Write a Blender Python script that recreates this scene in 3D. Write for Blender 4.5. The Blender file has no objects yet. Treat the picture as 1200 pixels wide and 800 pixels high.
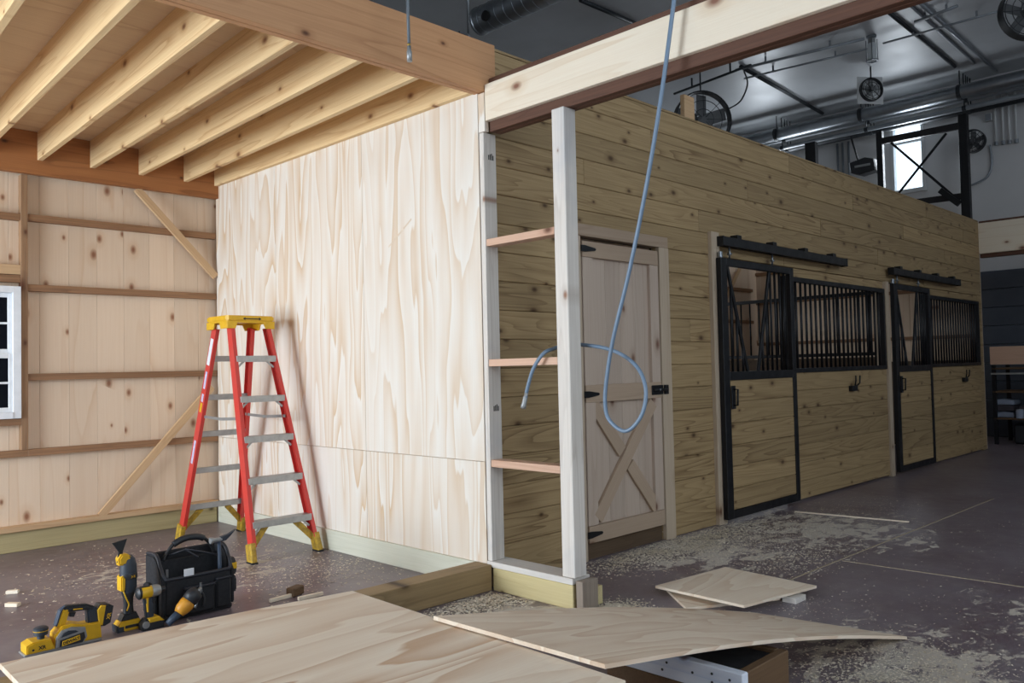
import bpy, bmesh, math, random
from mathutils import Vector, Matrix, Euler
random.seed(7)
S = bpy.context.scene
COL = S.collection

# ------------------------------------------------------------------ camera
CAM = Vector((-3.371, -3.621, 1.30))
YAW, PIT, ROLL = math.radians(45.03), math.radians(1.89), math.radians(-1.285)
FPX = 969.0
fwd = Vector((math.cos(YAW)*math.cos(PIT), math.sin(YAW)*math.cos(PIT), math.sin(PIT)))
r0 = Vector((math.sin(YAW), -math.cos(YAW), 0)); u0 = r0.cross(fwd)
RT = math.cos(ROLL)*r0 + math.sin(ROLL)*u0
UP = -math.sin(ROLL)*r0 + math.cos(ROLL)*u0
cd = bpy.data.cameras.new('camera'); cam = bpy.data.objects.new('camera', cd); COL.objects.link(cam)
cd.sensor_width = 36; cd.lens = FPX/1200*36; cd.clip_start = .05; cd.clip_end = 200
M = Matrix((RT, UP, -fwd)).transposed().to_4x4(); M.translation = CAM
cam.matrix_world = M
S.camera = cam
def ray(px, py): return fwd + RT*((px-600)/FPX) - UP*((py-400)/FPX)
def onx(px, py, X): d = ray(px, py); return CAM + d*((X-CAM.x)/d.x)
def ony(px, py, Y): d = ray(px, py); return CAM + d*((Y-CAM.y)/d.y)
def onz(px, py, Z=0.): d = ray(px, py); return CAM + d*((Z-CAM.z)/d.z)

# ------------------------------------------------------------------ world, lights, exposure
w = bpy.data.worlds.new('sky'); S.world = w; w.use_nodes = True
bg = w.node_tree.nodes['Background']; bg.inputs[0].default_value = (.80, .90, 1, 1); bg.inputs[1].default_value = 2.2
def area(name, loc, rot, sx, sy, power, col):
    l = bpy.data.lights.new(name, 'AREA'); l.shape = 'RECTANGLE'; l.size = sx; l.size_y = sy
    l.energy = power; l.color = col
    o = bpy.data.objects.new(name, l); COL.objects.link(o); o.location = loc; o.rotation_euler = rot
    return o
# daylight entering by the big door opening in the left wall; the rear lamp is added to lift the aisle
area('daylight_side_door', (-7.4, 1.45, 1.5), (0, math.radians(-90), 0), 2.7, 3.1, 400, (.76, .88, 1))
area('added_rear_fill', (-2.2, -7.9, 1.7), (math.radians(90), 0, 0), 3.6, 3.0, 42, (.78, .89, 1))
for k_ in range(4):   # fill through four added high windows, to brighten ceiling and aisle
    area('added_high_fill', (-4.5+4.6*k_, -7.9, 4.9), (math.radians(90), 0, 0), 2.0, 1.1, (74, 58, 28, 12)[k_], (.80, .90, 1))
for nm_, loc_, rot_, sx_, sy_, pw_ in (('daylight_end_window', (11.9, 1.685, 4.9), (0, math.radians(90), 0), 1.1, .5, 26), ('daylight_end_window', (11.9, 4.335, 4.9), (0, math.radians(90), 0), 1.1, .5, 26),
        ('added_stall_fill', (4.4, 3.38, 1.75), (math.radians(-90), 0, 0), .75, .8, 9), ('added_stall_fill', (7.9, 3.38, 1.75), (math.radians(-90), 0, 0), .75, .8, 9)):  # the stall lamps are added to brighten the stall interiors
    area(nm_, loc_, rot_, sx_, sy_, pw_, (.86, .93, 1))
S.view_settings.view_transform = 'Standard'; S.view_settings.look = 'None'
S.view_settings.gamma = 1; S.view_settings.use_curve_mapping = False
S.view_settings.exposure = 0.28

# ------------------------------------------------------------------ materials
def lin(c):
    return tuple(((v/255)/12.92 if v/255 <= .04045 else ((v/255+.055)/1.055)**2.4) for v in c) + (1,)
def base(name, rough=.6, metal=0., spec=.5):
    m = bpy.data.materials.new(name); m.use_nodes = True
    nt = m.node_tree; b = nt.nodes['Principled BSDF']
    b.inputs['Roughness'].default_value = rough; b.inputs['Metallic'].default_value = metal
    b.inputs['Specular IOR Level'].default_value = spec
    return m, nt, b
def N(nt, t, **k):
    n = nt.nodes.new(t)
    for a, v in k.items(): setattr(n, a, v)
    return n
def mathn(nt, op, a, b=None, clamp=False):
    n = N(nt, 'ShaderNodeMath', operation=op, use_clamp=clamp)
    for i, v in enumerate((a, b)):
        if v is None: continue
        if hasattr(v, 'links'): nt.links.new(v, n.inputs[i])
        else: n.inputs[i].default_value = v
    return n.outputs[0]
def mixc(nt, f, a, b):
    n = N(nt, 'ShaderNodeMix', data_type='RGBA')
    if hasattr(f, 'links'): nt.links.new(f, n.inputs[0])
    else: n.inputs[0].default_value = f
    for i, v in ((6, a), (7, b)):
        if hasattr(v, 'links'): nt.links.new(v, n.inputs[i])
        else: n.inputs[i].default_value = v
    return n.outputs[2]
def ramp(nt, f, stops):
    n = N(nt, 'ShaderNodeValToRGB'); nt.links.new(f, n.inputs[0])
    e = n.color_ramp.elements
    e[0].position, e[0].color = stops[0]; e[1].position, e[1].color = stops[-1]
    for p, c in stops[1:-1]: x = e.new(p); x.color = c
    return n.outputs[0]
G0, G1 = (0, 0, 0, 1), (1, 1, 1, 1)
def coords(nt, scale, jitter=True):
    tc = N(nt, 'ShaderNodeTexCoord'); v = tc.outputs['Object']
    if jitter:
        oi = N(nt, 'ShaderNodeObjectInfo')
        cx = N(nt, 'ShaderNodeCombineXYZ')
        for i, k in enumerate((91.7, 57.3, 33.1)): nt.links.new(mathn(nt, 'MULTIPLY', oi.outputs['Random'], k), cx.inputs[i])
        ad = N(nt, 'ShaderNodeVectorMath', operation='ADD'); nt.links.new(v, ad.inputs[0]); nt.links.new(cx.outputs[0], ad.inputs[1]); v = ad.outputs[0]
    mp = N(nt, 'ShaderNodeMapping'); mp.inputs['Scale'].default_value = scale; nt.links.new(v, mp.inputs[0])
    return v, mp.outputs[0]
def noise(nt, v, scale, detail=3, rough=.5, dist=0.):
    n = N(nt, 'ShaderNodeTexNoise'); n.inputs['Scale'].default_value = scale; n.inputs['Detail'].default_value = detail
    n.inputs['Roughness'].default_value = rough; n.inputs['Distortion'].default_value = dist
    nt.links.new(v, n.inputs['Vector']); return n.outputs['Fac']
def axscale(axis, along, across):
    return tuple(along if a == axis else across for a in 'xyz')
def wood(name, light, dark, axis='x', rings=26, along=.55, across=4.5, knots=.0, knot_scale=3.2, contrast=.6,
         fiber=.25, vary=.12, rough=.62, knotcol=(92, 52, 30), stain=None, sharp=(.25, .95), kr=.10, face=None):
    m, nt, b = base(name, rough, 0, .35)
    raw, v = coords(nt, axscale(axis, along, across))
    nz = noise(nt, v, 1.0, 2.5, .45, .3)
    s = mathn(nt, 'FRACT', mathn(nt, 'MULTIPLY', nz, rings*.5))     # growth rings: slow darkening, sharp edge
    w0 = sharp[0]
    band = ramp(nt, s, [(0, G1), (w0*.35, (.55, .55, .55, 1)), (w0, (.12, .12, .12, 1)), (.55+.45*w0, G0), (.955, G0), (1, G1)])
    amt = noise(nt, v, .7, 1, .5)
    amt = ramp(nt, amt, [(.35, (.35, .35, .35, 1)), (.65, G1)])
    f = mathn(nt, 'MULTIPLY', mathn(nt, 'MULTIPLY', band, amt), contrast)
    col = mixc(nt, f, lin(light), lin(dark))
    fm = N(nt, 'ShaderNodeMapping'); fm.inputs['Scale'].default_value = axscale(axis, 2.5, 110); nt.links.new(raw, fm.inputs[0])
    fn = noise(nt, fm.outputs[0], 1, 2)
    fn = ramp(nt, fn, [(.35, G0), (.7, G1)])
    col = mixc(nt, mathn(nt, 'MULTIPLY', fn, fiber), col, lin(dark))
    if knots > 0:
        face = face or ('x' if axis == 'y' else 'y')
        oth = [a for a in 'xyz' if a not in (axis, face)][0]
        sx = N(nt, 'ShaderNodeSeparateXYZ'); nt.links.new(raw, sx.inputs[0])
        km = N(nt, 'ShaderNodeCombineXYZ')
        nt.links.new(mathn(nt, 'MULTIPLY', sx.outputs['xyz'.index(axis)], knot_scale*.75), km.inputs[0])
        nt.links.new(mathn(nt, 'MULTIPLY', sx.outputs['xyz'.index(oth)], knot_scale*1.25), km.inputs[1])
        vo = N(nt, 'ShaderNodeTexVoronoi', voronoi_dimensions='2D'); vo.inputs['Scale'].default_value = 1; nt.links.new(km.outputs[0], vo.inputs['Vector'])
        sp = N(nt, 'ShaderNodeSeparateColor'); nt.links.new(vo.outputs['Color'], sp.inputs[0])
        on = mathn(nt, 'LESS_THAN', sp.outputs[0], knots)
        size = mathn(nt, 'MULTIPLY_ADD', sp.outputs[1], kr); nt.nodes[-1].inputs[2].default_value = kr*.5
        d = mathn(nt, 'DIVIDE', vo.outputs['Distance'], size)
        kf = mathn(nt, 'MULTIPLY', on, ramp(nt, d, [(.25, G1), (1.0, G0)]))
        halo = mathn(nt, 'MULTIPLY', on, ramp(nt, mathn(nt, 'MULTIPLY', d, .45), [(.3, (.5, .5, .5, 1)), (1.0, G0)]))
        col = mixc(nt, halo, col, lin(dark))
        col = mixc(nt, mathn(nt, 'MULTIPLY', kf, .9), col, lin(knotcol))
    if stain:
        sn = noise(nt, raw, 1.6, 4, .6)
        col = mixc(nt, ramp(nt, sn, [(.52, G0), (.72, (.6, .6, .6, 1))]), col, lin(stain))
    oi = N(nt, 'ShaderNodeObjectInfo')
    hv = N(nt, 'ShaderNodeHueSaturation'); nt.links.new(col, hv.inputs['Color'])
    vv = mathn(nt, 'MULTIPLY_ADD', oi.outputs['Random'], vary*2); nt.nodes[-1].inputs[2].default_value = 1-vary
    nt.links.new(vv, hv.inputs['Value']); nt.links.new(hv.outputs[0], b.inputs['Base Color'])
    bp = N(nt, 'ShaderNodeBump'); bp.inputs['Strength'].default_value = .08; bp.inputs['Distance'].default_value = .004
    nt.links.new(fn, bp.inputs['Height']); nt.links.new(bp.outputs[0], b.inputs['Normal'])
    return m
def plain(name, c, rough=.5, metal=0., var=.12, nscale=14, spec=.5, c2=None):
    m, nt, b = base(name, rough, metal, spec)
    raw, v = coords(nt, (1, 1, 1), False)
    n = ramp(nt, noise(nt, v, nscale, 4, .6), [(.3, G0), (.75, G1)])
    a = lin(c); d = lin(c2) if c2 else tuple(x*(1-var) for x in a[:3]) + (1,)
    nt.links.new(mixc(nt, n, a, d), b.inputs['Base Color'])
    rr = mathn(nt, 'MULTIPLY_ADD', n, .15); nt.nodes[-1].inputs[2].default_value = max(rough-.05, .02)
    nt.links.new(rr, b.inputs['Roughness'])
    return m

PL = dict(rings=26, along=.55, across=3.0, contrast=.8, fiber=.10, vary=.03, sharp=(.8, 1))
MT = {
 'ply_z': wood('plywood_vertical_grain', (231, 224, 213), (206, 172, 132), 'z', **{**PL, 'along': .32, 'across': 3.4, 'rings': 24, 'contrast': .85, 'sharp': (.8, 1)}),
 'ply_x': wood('plywood_grain_x', (232, 217, 196), (190, 150, 114), 'x', **{**PL, 'rings': 20}),
 'ply_y': wood('plywood_grain_y', (226, 212, 192), (196, 160, 126), 'y', **PL),
 'deck': wood('deck_plywood', (230, 206, 172), (186, 146, 104), 'x', rings=9, along=.5, across=3, contrast=.45, fiber=.15, vary=.04, knots=.1, knot_scale=2.2, kr=.05),
 'pine_z': wood('pine_siding_vertical', (224, 200, 174), (204, 166, 130), 'z', rings=8, along=.3, across=5, knots=.30, knot_scale=3.4, contrast=.45, fiber=.15, vary=.06, knotcol=(134, 82, 54), kr=.095),
 'pine_j': wood('joist_pine', (226, 196, 148), (178, 130, 80), 'x', rings=12, along=.4, across=8, knots=.5, knot_scale=3.5, contrast=.6, fiber=.25, vary=.07, knotcol=(110, 64, 36), kr=.08),
 'pine_x': wood('brace_pine', (206, 172, 132), (168, 124, 84), 'x', rings=10, along=.4, across=8, knots=.2, contrast=.4, fiber=.25, vary=.06, kr=.08),
 'girt': wood('rough_girt', (150, 112, 80), (96, 66, 46), 'x', rings=12, along=.5, across=9, contrast=.5, fiber=.4, vary=.10, knots=.2, kr=.1),
 'girt_z': wood('rough_girt_vertical', (156, 122, 90), (104, 74, 54), 'z', rings=12, along=.5, across=9, contrast=.5, fiber=.4, vary=.08, knots=.2, kr=.1),
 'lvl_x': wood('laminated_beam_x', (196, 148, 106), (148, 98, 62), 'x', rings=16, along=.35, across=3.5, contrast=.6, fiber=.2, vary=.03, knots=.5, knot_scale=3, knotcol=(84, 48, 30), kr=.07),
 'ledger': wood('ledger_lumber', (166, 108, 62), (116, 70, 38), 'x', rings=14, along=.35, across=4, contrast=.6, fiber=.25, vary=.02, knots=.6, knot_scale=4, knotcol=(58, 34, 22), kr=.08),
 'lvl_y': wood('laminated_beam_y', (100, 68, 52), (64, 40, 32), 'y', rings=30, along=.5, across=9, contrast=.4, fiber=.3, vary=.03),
 'white_y': wood('pale_pine_board', (232, 218, 196), (206, 176, 140), 'y', rings=12, along=.3, across=6, knots=.7, knot_scale=3.2, contrast=.4, fiber=.12, vary=.03, knotcol=(120, 70, 52), kr=.10),
 'tg': wood('tongue_groove_pine', (168, 143, 104), (104, 78, 48), 'x', rings=34, along=.32, across=5.0, knots=.42, knot_scale=4.2, contrast=.75, fiber=.25, vary=.11, knotcol=(70, 46, 26), kr=.09, sharp=(.5, 1)),
 'tg_z': wood('jamb_pine', (188, 170, 148), (152, 126, 98), 'z', rings=9, along=.4, across=8, knots=.3, contrast=.4, fiber=.2, vary=.05, kr=.09),
 'door_z': wood('door_pine_vertical', (186, 168, 152), (150, 126, 106), 'z', rings=9, along=.35, across=6, knots=.4, knot_scale=3.2, contrast=.45, fiber=.15, vary=.05, knotcol=(104, 68, 50), kr=.09),
 'door_x': wood('door_pine_rail', (174, 152, 130), (138, 112, 90), 'x', rings=9, along=.35, across=6, knots=.25, contrast=.45, fiber=.15, vary=.05, kr=.08),
 'sill_x': wood('treated_sill_x', (176, 160, 118), (124, 110, 70), 'x', rings=13, along=.5, across=6, knots=.25, contrast=.45, fiber=.2, vary=.05, knotcol=(70, 58, 36), kr=.08),
 'sill_y': wood('treated_sill_y', (206, 204, 186), (172, 170, 144), 'y', rings=13, along=.5, across=6, knots=.2, contrast=.4, fiber=.2, vary=.04, knotcol=(70, 58, 36), kr=.08),
 'curb': wood('treated_curb', (152, 128, 92), (104, 82, 52), 'x', rings=13, along=.5, across=6, knots=.25, contrast=.5, fiber=.25, vary=.05, knotcol=(60, 42, 26), kr=.08),
 'curb_y': wood('treated_curb_y', (206, 190, 142), (168, 146, 98), 'y', rings=13, along=.5, across=6, knots=.25, contrast=.45, fiber=.2, vary=.05, knotcol=(80, 60, 36), kr=.08),
 'stud_z': wood('grey_white_stud', (222, 214, 204), (178, 164, 150), 'z', rings=10, along=.4, across=8, knots=.28, contrast=.45, fiber=.25, vary=.03, knotcol=(140, 92, 62), stain=(184, 184, 186), kr=.055, face='x'),
 'stud_y': wood('grey_white_plate', (220, 214, 206), (182, 170, 158), 'y', rings=10, along=.4, across=8, knots=.2, contrast=.4, fiber=.25, vary=.03, kr=.08),
 'block_y': wood('pinkish_blocking', (214, 176, 150), (176, 130, 104), 'y', rings=10, along=.4, across=8, knots=.2, contrast=.4, fiber=.25, vary=.05, kr=.08),
 'greywood': wood('greyed_post_foot', (150, 136, 122), (108, 94, 82), 'z', rings=10, along=.5, across=6, contrast=.5, fiber=.3, vary=.03),
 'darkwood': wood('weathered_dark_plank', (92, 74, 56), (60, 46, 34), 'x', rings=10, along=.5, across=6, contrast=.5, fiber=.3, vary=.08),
 'crate': wood('crate_brown_side', (104, 80, 56), (70, 50, 34), 'x', rings=10, along=.5, across=6, contrast=.4, fiber=.3, vary=.04),
 'daylit_wood': wood('daylight_tinted_board', (218, 222, 230), (150, 170, 204), 'y', rings=8, along=.5, across=5, contrast=.5, fiber=.12, vary=.02, knots=.3, knot_scale=5, stain=(168, 186, 222), kr=.08),  # blue tones stand for daylight on the rail's lit face
 'black': plain('black_powder_coat', (24, 25, 29), .42, .3, .3),
 'blackrub': plain('black_rubber', (26, 27, 30), .6),
 'steel': plain('galvanised_steel', (150, 156, 162), .32, .9, .25, 6),
 'alu': plain('ladder_aluminium', (176, 176, 174), .42, .55, .22, 20),
 'whitevinyl': plain('white_vinyl', (232, 234, 236), .35),
 'whitepaint': plain('white_metal_paint', (214, 216, 216), .4, 0, .1, 4),
 'dark_pane': plain('opaque_dark_pane', (10, 13, 22), .04, 0, .2, 3),  # opaque pane; the dark outside is put into its colour
 'red': plain('red_fibreglass', (205, 52, 44), .4, 0, .18, 9, .5, (196, 70, 62)),
 'yellow': plain('yellow_plastic', (226, 176, 26), .45, 0, .2, 12),
 'yellowdirty': plain('scuffed_yellow_foot', (204, 164, 44), .55, 0, .4, 30, .5, (120, 96, 44)),
 'toolgrey': plain('slate_grip', (44, 52, 62), .55),
 'charcoal': plain('charcoal_plastic', (34, 36, 40), .5),
 'greymetal': plain('cast_grey_metal', (158, 160, 160), .38, .5),
 'bagcloth': plain('black_nylon_bag', (23, 24, 29), .75, 0, .3, 60),
 'bagtrim': plain('black_bag_piping', (36, 38, 46), .5),
 'hose': plain('blue_grey_hose', (112, 132, 152), .38, 0, .12, 8),
 'hosegrey': plain('grey_hose', (104, 112, 118), .4),
 'brass': plain('brass_fitting', (190, 160, 90), .3, .9),
 'orange': plain('orange_amber_plastic', (214, 148, 44), .45),
 'bluebit': plain('blue_tool_handle', (52, 66, 84), .5),
 'ceil': plain('grey_metal_ceiling_paint', (196, 200, 204), .46, .05, .14, 1.1),
 'endwall': plain('pale_grey_wall_panel', (212, 212, 212), .5, 0, .1, .8),
 'concwall': plain('grey_block_wall', (150, 152, 154), .8, 0, .12, 2),
 'rack': plain('dark_rack_steel', (30, 31, 34), .5, .4),
 'rackbeam': plain('dark_rack_beam', (44, 42, 44), .5, .4),
 'pipe': plain('zinc_conduit', (150, 156, 162), .35, .35, .2, 5),
 'darkpipe': plain('dark_conduit', (52, 56, 60), .45, .5),
 'paper': plain('white_label', (226, 228, 232), .6),
 'lilac': plain('lilac_sticker', (170, 160, 200), .6, 0, .3, 40, .5, (220, 216, 230)),
 'dust': plain('sawdust_fill', (176, 160, 136), .9, 0, .25, 30),
 'chip': plain('sawdust_chips', (226, 216, 200), .85, 0, .3, 3, .3, (204, 188, 162)),
 'sack': plain('pale_sack', (150, 158, 176), .7, 0, .25, 12),
 'sackdark': plain('dark_sack', (70, 64, 70), .7, 0, .3, 12),
 'slate': plain('slate_panel', (84, 92, 104), .4, .3, .25, 1.5),
 'frost': plain('frosted_lamp_glass', (206, 212, 214), .25),
 'print': plain('black_print', (18, 18, 20), .6),
 'mesh': plain('fan_grey_blades', (104, 106, 108), .5, .2),
}
# concrete floor with sawdust film
def floor_mat():
    m, nt, b = base('concrete_floor', .5, 0, .4)
    tc = N(nt, 'ShaderNodeTexCoord')
    ad = N(nt, 'ShaderNodeVectorMath', operation='ADD'); nt.links.new(tc.outputs['Object'], ad.inputs[0]); ad.inputs[1].default_value = (2.25, -.9, -.06); v = ad.outputs[0]   # slab centre
    n1 = noise(nt, v, 1.1, 5, .6); n2 = noise(nt, v, 9, 5, .65)
    col = mixc(nt, ramp(nt, n1, [(.35, G0), (.68, G1)]), lin((124, 114, 120)), lin((100, 84, 90)))
    col = mixc(nt, ramp(nt, n2, [(.45, G0), (.8, (.5, .5, .5, 1))]), col, lin((146, 138, 134)))
    # sawdust film: streaky noise, thick near the work area and the stall doors
    mp = N(nt, 'ShaderNodeMapping'); mp.inputs['Scale'].default_value = (1.1, 1.9, 1); mp.inputs['Rotation'].default_value = (0, 0, -.5); nt.links.new(v, mp.inputs[0])
    d1 = noise(nt, mp.outputs[0], 4.6, 8, .70, .7)
    zone = None
    for cx, cy, r in ((1.7, -.45, 1.0), (2.9, -.7, 1.3), (.3, -2.3, 1.0), (-.2, -.5, .6), (-1.0, 1.9, 1.0), (1.6, -3.0, 1.2)):
        vm = N(nt, 'ShaderNodeVectorMath', operation='DISTANCE'); nt.links.new(v, vm.inputs[0]); vm.inputs[1].default_value = (cx, cy, 0)
        z = mathn(nt, 'SUBTRACT', 1, mathn(nt, 'DIVIDE', vm.outputs['Value'], r*1.2), True)
        zone = z if zone is None else mathn(nt, 'MAXIMUM', zone, z)
    th = mathn(nt, 'MULTIPLY_ADD', zone, .33); nt.nodes[-1].inputs[2].default_value = -.13
    dd = ramp(nt, mathn(nt, 'ADD', d1, th), [(.575, G0), (.64, (.9, .9, .9, 1))])
    col = mixc(nt, dd, col, lin((198, 188, 174)))
    sp = noise(nt, v, 60, 2, .5)
    col = mixc(nt, ramp(nt, sp, [(.72, G0), (.78, (.6, .6, .6, 1))]), col, lin((186, 180, 170)))
    nt.links.new(col, b.inputs['Base Color'])
    rr = mathn(nt, 'MULTIPLY_ADD', dd, .4); nt.nodes[-1].inputs[2].default_value = .36
    nt.links.new(rr, b.inputs['Roughness'])
    bp = N(nt, 'ShaderNodeBump'); bp.inputs['Strength'].default_value = .15; bp.inputs['Distance'].default_value = .01
    nt.links.new(n2, bp.inputs['Height']); nt.links.new(bp.outputs[0], b.inputs['Normal'])
    return m
MT['floor'] = floor_mat()
def glass_mat():
    m, nt, b = base('clear_window_glass', .02)
    b.inputs['Transmission Weight'].default_value = 1; b.inputs['Base Color'].default_value = (.95, .98, 1, 1)
    nt.nodes.remove(b)
    t = N(nt, 'ShaderNodeBsdfTransparent'); t.inputs[0].default_value = (.93, .97, 1, 1)
    g = N(nt, 'ShaderNodeBsdfGlossy'); g.inputs['Roughness'].default_value = .02
    mx = N(nt, 'ShaderNodeMixShader'); mx.inputs[0].default_value = .06
    nt.links.new(t.outputs[0], mx.inputs[1]); nt.links.new(g.outputs[0], mx.inputs[2])
    nt.links.new(mx.outputs[0], nt.nodes['Material Output'].inputs[0])
    return m
MT['glass'] = glass_mat()

# ------------------------------------------------------------------ object helpers
WR = {}
WL = {}          # origin of each object in the frame its children are written in
CACHE = {}
def V(*a): return Vector(a)
def link(name, me, loc, parent=None, rot=None):
    o = bpy.data.objects.new(name, me); COL.objects.link(o)
    loc = Vector(loc); WL[o.name] = loc.copy()
    R3 = Matrix.Identity(3) if rot is None else Euler(rot).to_matrix()
    WR[o.name] = R3.copy()
    if parent is not None:
        o.parent = parent; pr_ = WR.get(parent.name, Matrix.Identity(3)).inverted()
        loc = pr_ @ (loc - WL[parent.name]); R3 = pr_ @ R3
    o.location = loc; o.rotation_euler = R3.to_euler()
    return o
def tag(o, label=None, cat=None, group=None, kind=None):
    if label: o['label'] = label
    if cat: o['category'] = cat
    if group: o['group'] = group
    if kind: o['kind'] = kind
    return o
def thing(name, label, cat, loc=(0, 0, 0), group=None, rotz=None, local=False, kind=None):
    o = link(name, None, loc); o.empty_display_size = .1
    if rotz is not None: o.rotation_euler = (0, 0, rotz)
    if local: WL[o.name] = Vector((0, 0, 0))
    return tag(o, label, cat, group, kind)
def mesh_from(bm, name, mat, smooth=False):
    bmesh.ops.recalc_face_normals(bm, faces=bm.faces)
    me = bpy.data.meshes.new(name); bm.to_mesh(me); bm.free()
    me.materials.append(MT[mat])
    if smooth: me.shade_smooth()
    return me
def boxmesh(dx, dy, dz, mat, bev):
    k = (round(dx, 4), round(dy, 4), round(dz, 4), mat, bev)
    if k in CACHE: return CACHE[k]
    bm = bmesh.new(); bmesh.ops.create_cube(bm, size=1)
    for v_ in bm.verts: v_.co = V(v_.co.x*dx, v_.co.y*dy, v_.co.z*dz)
    if bev: bmesh.ops.bevel(bm, geom=list(bm.edges), offset=min(bev, .45*min(dx, dy, dz)), segments=1, affect='EDGES')
    CACHE[k] = mesh_from(bm, 'box', mat); return CACHE[k]
def B(name, xs, ys, zs, mat, parent=None, bev=.002):
    c = ((xs[0]+xs[1])/2, (ys[0]+ys[1])/2, (zs[0]+zs[1])/2)
    return link(name, boxmesh(abs(xs[1]-xs[0]), abs(ys[1]-ys[0]), abs(zs[1]-zs[0]), mat, bev), c, parent)
def bar(name, p0, p1, w_, t_, mat, parent=None, side=(0, 0, 1), bev=.002):
    """box from p0 to p1; t_ measured along `side`, w_ across it; long axis is local x"""
    p0, p1 = Vector(p0), Vector(p1); d = p1-p0; L = d.length; d.normalize()
    s = Vector(side); s = (s - d*s.dot(d)).normalized(); y = s.cross(d)
    return link(name, boxmesh(L, w_, t_, mat, bev), (p0+p1)/2, parent, Matrix((d, y, s)).transposed().to_euler())
def smoothpts(pts, n=8):
    pts = [Vector(p) for p in pts]; out = []
    for i in range(len(pts)-1):
        a = pts[max(i-1, 0)]; b = pts[i]; c = pts[i+1]; d = pts[min(i+2, len(pts)-1)]
        for k in range(n):
            t = k/n
            out.append(.5*((2*b)+(c-a)*t+(2*a-5*b+4*c-d)*t*t+(3*b-a-3*c+d)*t*t*t))
    return out+[pts[-1]]
def sweep(bm, pts, r, seg=8, cap=True):
    pts = [Vector(p) for p in pts]; rs = r if isinstance(r, (list, tuple)) else [r]*len(pts)
    t0 = (pts[1]-pts[0]).normalized(); a = Vector((0, 0, 1)) if abs(t0.z) < .9 else Vector((1, 0, 0))
    n = t0.cross(a).normalized(); rings = []
    for i, p in enumerate(pts):
        if i == 0: t = t0
        elif i == len(pts)-1: t = (pts[i]-pts[i-1]).normalized()
        else: t = (pts[i+1]-pts[i-1]).normalized()
        n = (n - t*n.dot(t)).normalized(); b = t.cross(n)
        rings.append([bm.verts.new(p + (n*math.cos(k*2*math.pi/seg)+b*math.sin(k*2*math.pi/seg))*rs[i]) for k in range(seg)])
    for i in range(len(rings)-1):
        for k in range(seg): bm.faces.new((rings[i][k], rings[i][(k+1) % seg], rings[i+1][(k+1) % seg], rings[i+1][k]))
    if cap: bm.faces.new(rings[0]); bm.faces.new(rings[-1])
def tube(name, pts, r, mat, parent=None, seg=8, smooth=True, spline=0):
    if spline: pts = smoothpts(pts, spline)
    pts = [Vector(p) for p in pts]; c = pts[0].copy()
    bm = bmesh.new(); sweep(bm, [p-c for p in pts], r, seg)
    me = mesh_from(bm, name, mat)
    if smooth:
        for p in me.polygons: p.use_smooth = len(p.vertices) == 4
    return link(name, me, c, parent)
def prism(name, poly, axis, a0, a1, mat, parent=None, bev=.003, seg=1):
    """polygon (2D, in the two axes other than `axis`, in xyz order) extruded from a0 to a1"""
    cx = sum(p[0] for p in poly)/len(poly); cy = sum(p[1] for p in poly)/len(poly); ca = (a0+a1)/2
    def put(p, q, s):
        return {'x': V(s, p, q), 'y': V(p, s, q), 'z': V(p, q, s)}[axis]
    bm = bmesh.new()
    lo = [bm.verts.new(put(p[0]-cx, p[1]-cy, a0-ca)) for p in poly]; hi = [bm.verts.new(put(p[0]-cx, p[1]-cy, a1-ca)) for p in poly]
    n = len(poly)
    bm.faces.new(lo); bm.faces.new(hi)
    for i in range(n): bm.faces.new((lo[i], lo[(i+1) % n], hi[(i+1) % n], hi[i]))
    bmesh.ops.recalc_face_normals(bm, faces=bm.faces)
    if bev:
        ed = [e for e in bm.edges if (e.verts[0] in lo) == (e.verts[1] in lo)]
        bmesh.ops.bevel(bm, geom=ed, offset=bev, segments=seg, affect='EDGES')
    return link(name, mesh_from(bm, name, mat), put(cx, cy, ca), parent)
def lathe(name, prof, c, mat, parent=None, axis='z', seg=20, sx=1, sy=1):
    bm = bmesh.new(); rings = []
    for r, h in prof:
        r = max(r, .0004)
        ring = []
        for k in range(seg):
            a = k*2*math.pi/seg; p, q = r*math.cos(a)*sx, r*math.sin(a)*sy
            ring.append(bm.verts.new({'z': V(p, q, h), 'x': V(h, p, q), 'y': V(p, h, q)}[axis]))
        rings.append(ring)
    for i in range(len(rings)-1):
        for k in range(seg): bm.faces.new((rings[i][k], rings[i][(k+1) % seg], rings[i+1][(k+1) % seg], rings[i+1][k]))
    if prof[0] != prof[-1]: bm.faces.new(rings[0]); bm.faces.new(rings[-1])
    me = mesh_from(bm, name, mat)
    for p in me.polygons: p.use_smooth = len(p.vertices) == 4
    try: me.set_sharp_from_angle(angle=math.radians(40))
    except Exception: pass
    return link(name, me, c, parent)
def text(name, s, loc, rot, size, mat, parent, thick=.0006, bold=.0):
    cu = bpy.data.curves.new(name, 'FONT'); cu.body = s; cu.size = size; cu.extrude = thick; cu.offset = bold
    cu.align_x = 'CENTER'; cu.align_y = 'CENTER'; cu.resolution_u = 2
    t = bpy.data.objects.new('text_tmp', cu); COL.objects.link(t)
    dg = bpy.context.evaluated_depsgraph_get(); me = bpy.data.meshes.new_from_object(t.evaluated_get(dg))
    bpy.data.objects.remove(t); me.materials.clear(); me.materials.append(MT[mat])
    return link(name, me, loc, parent, rot)

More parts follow.
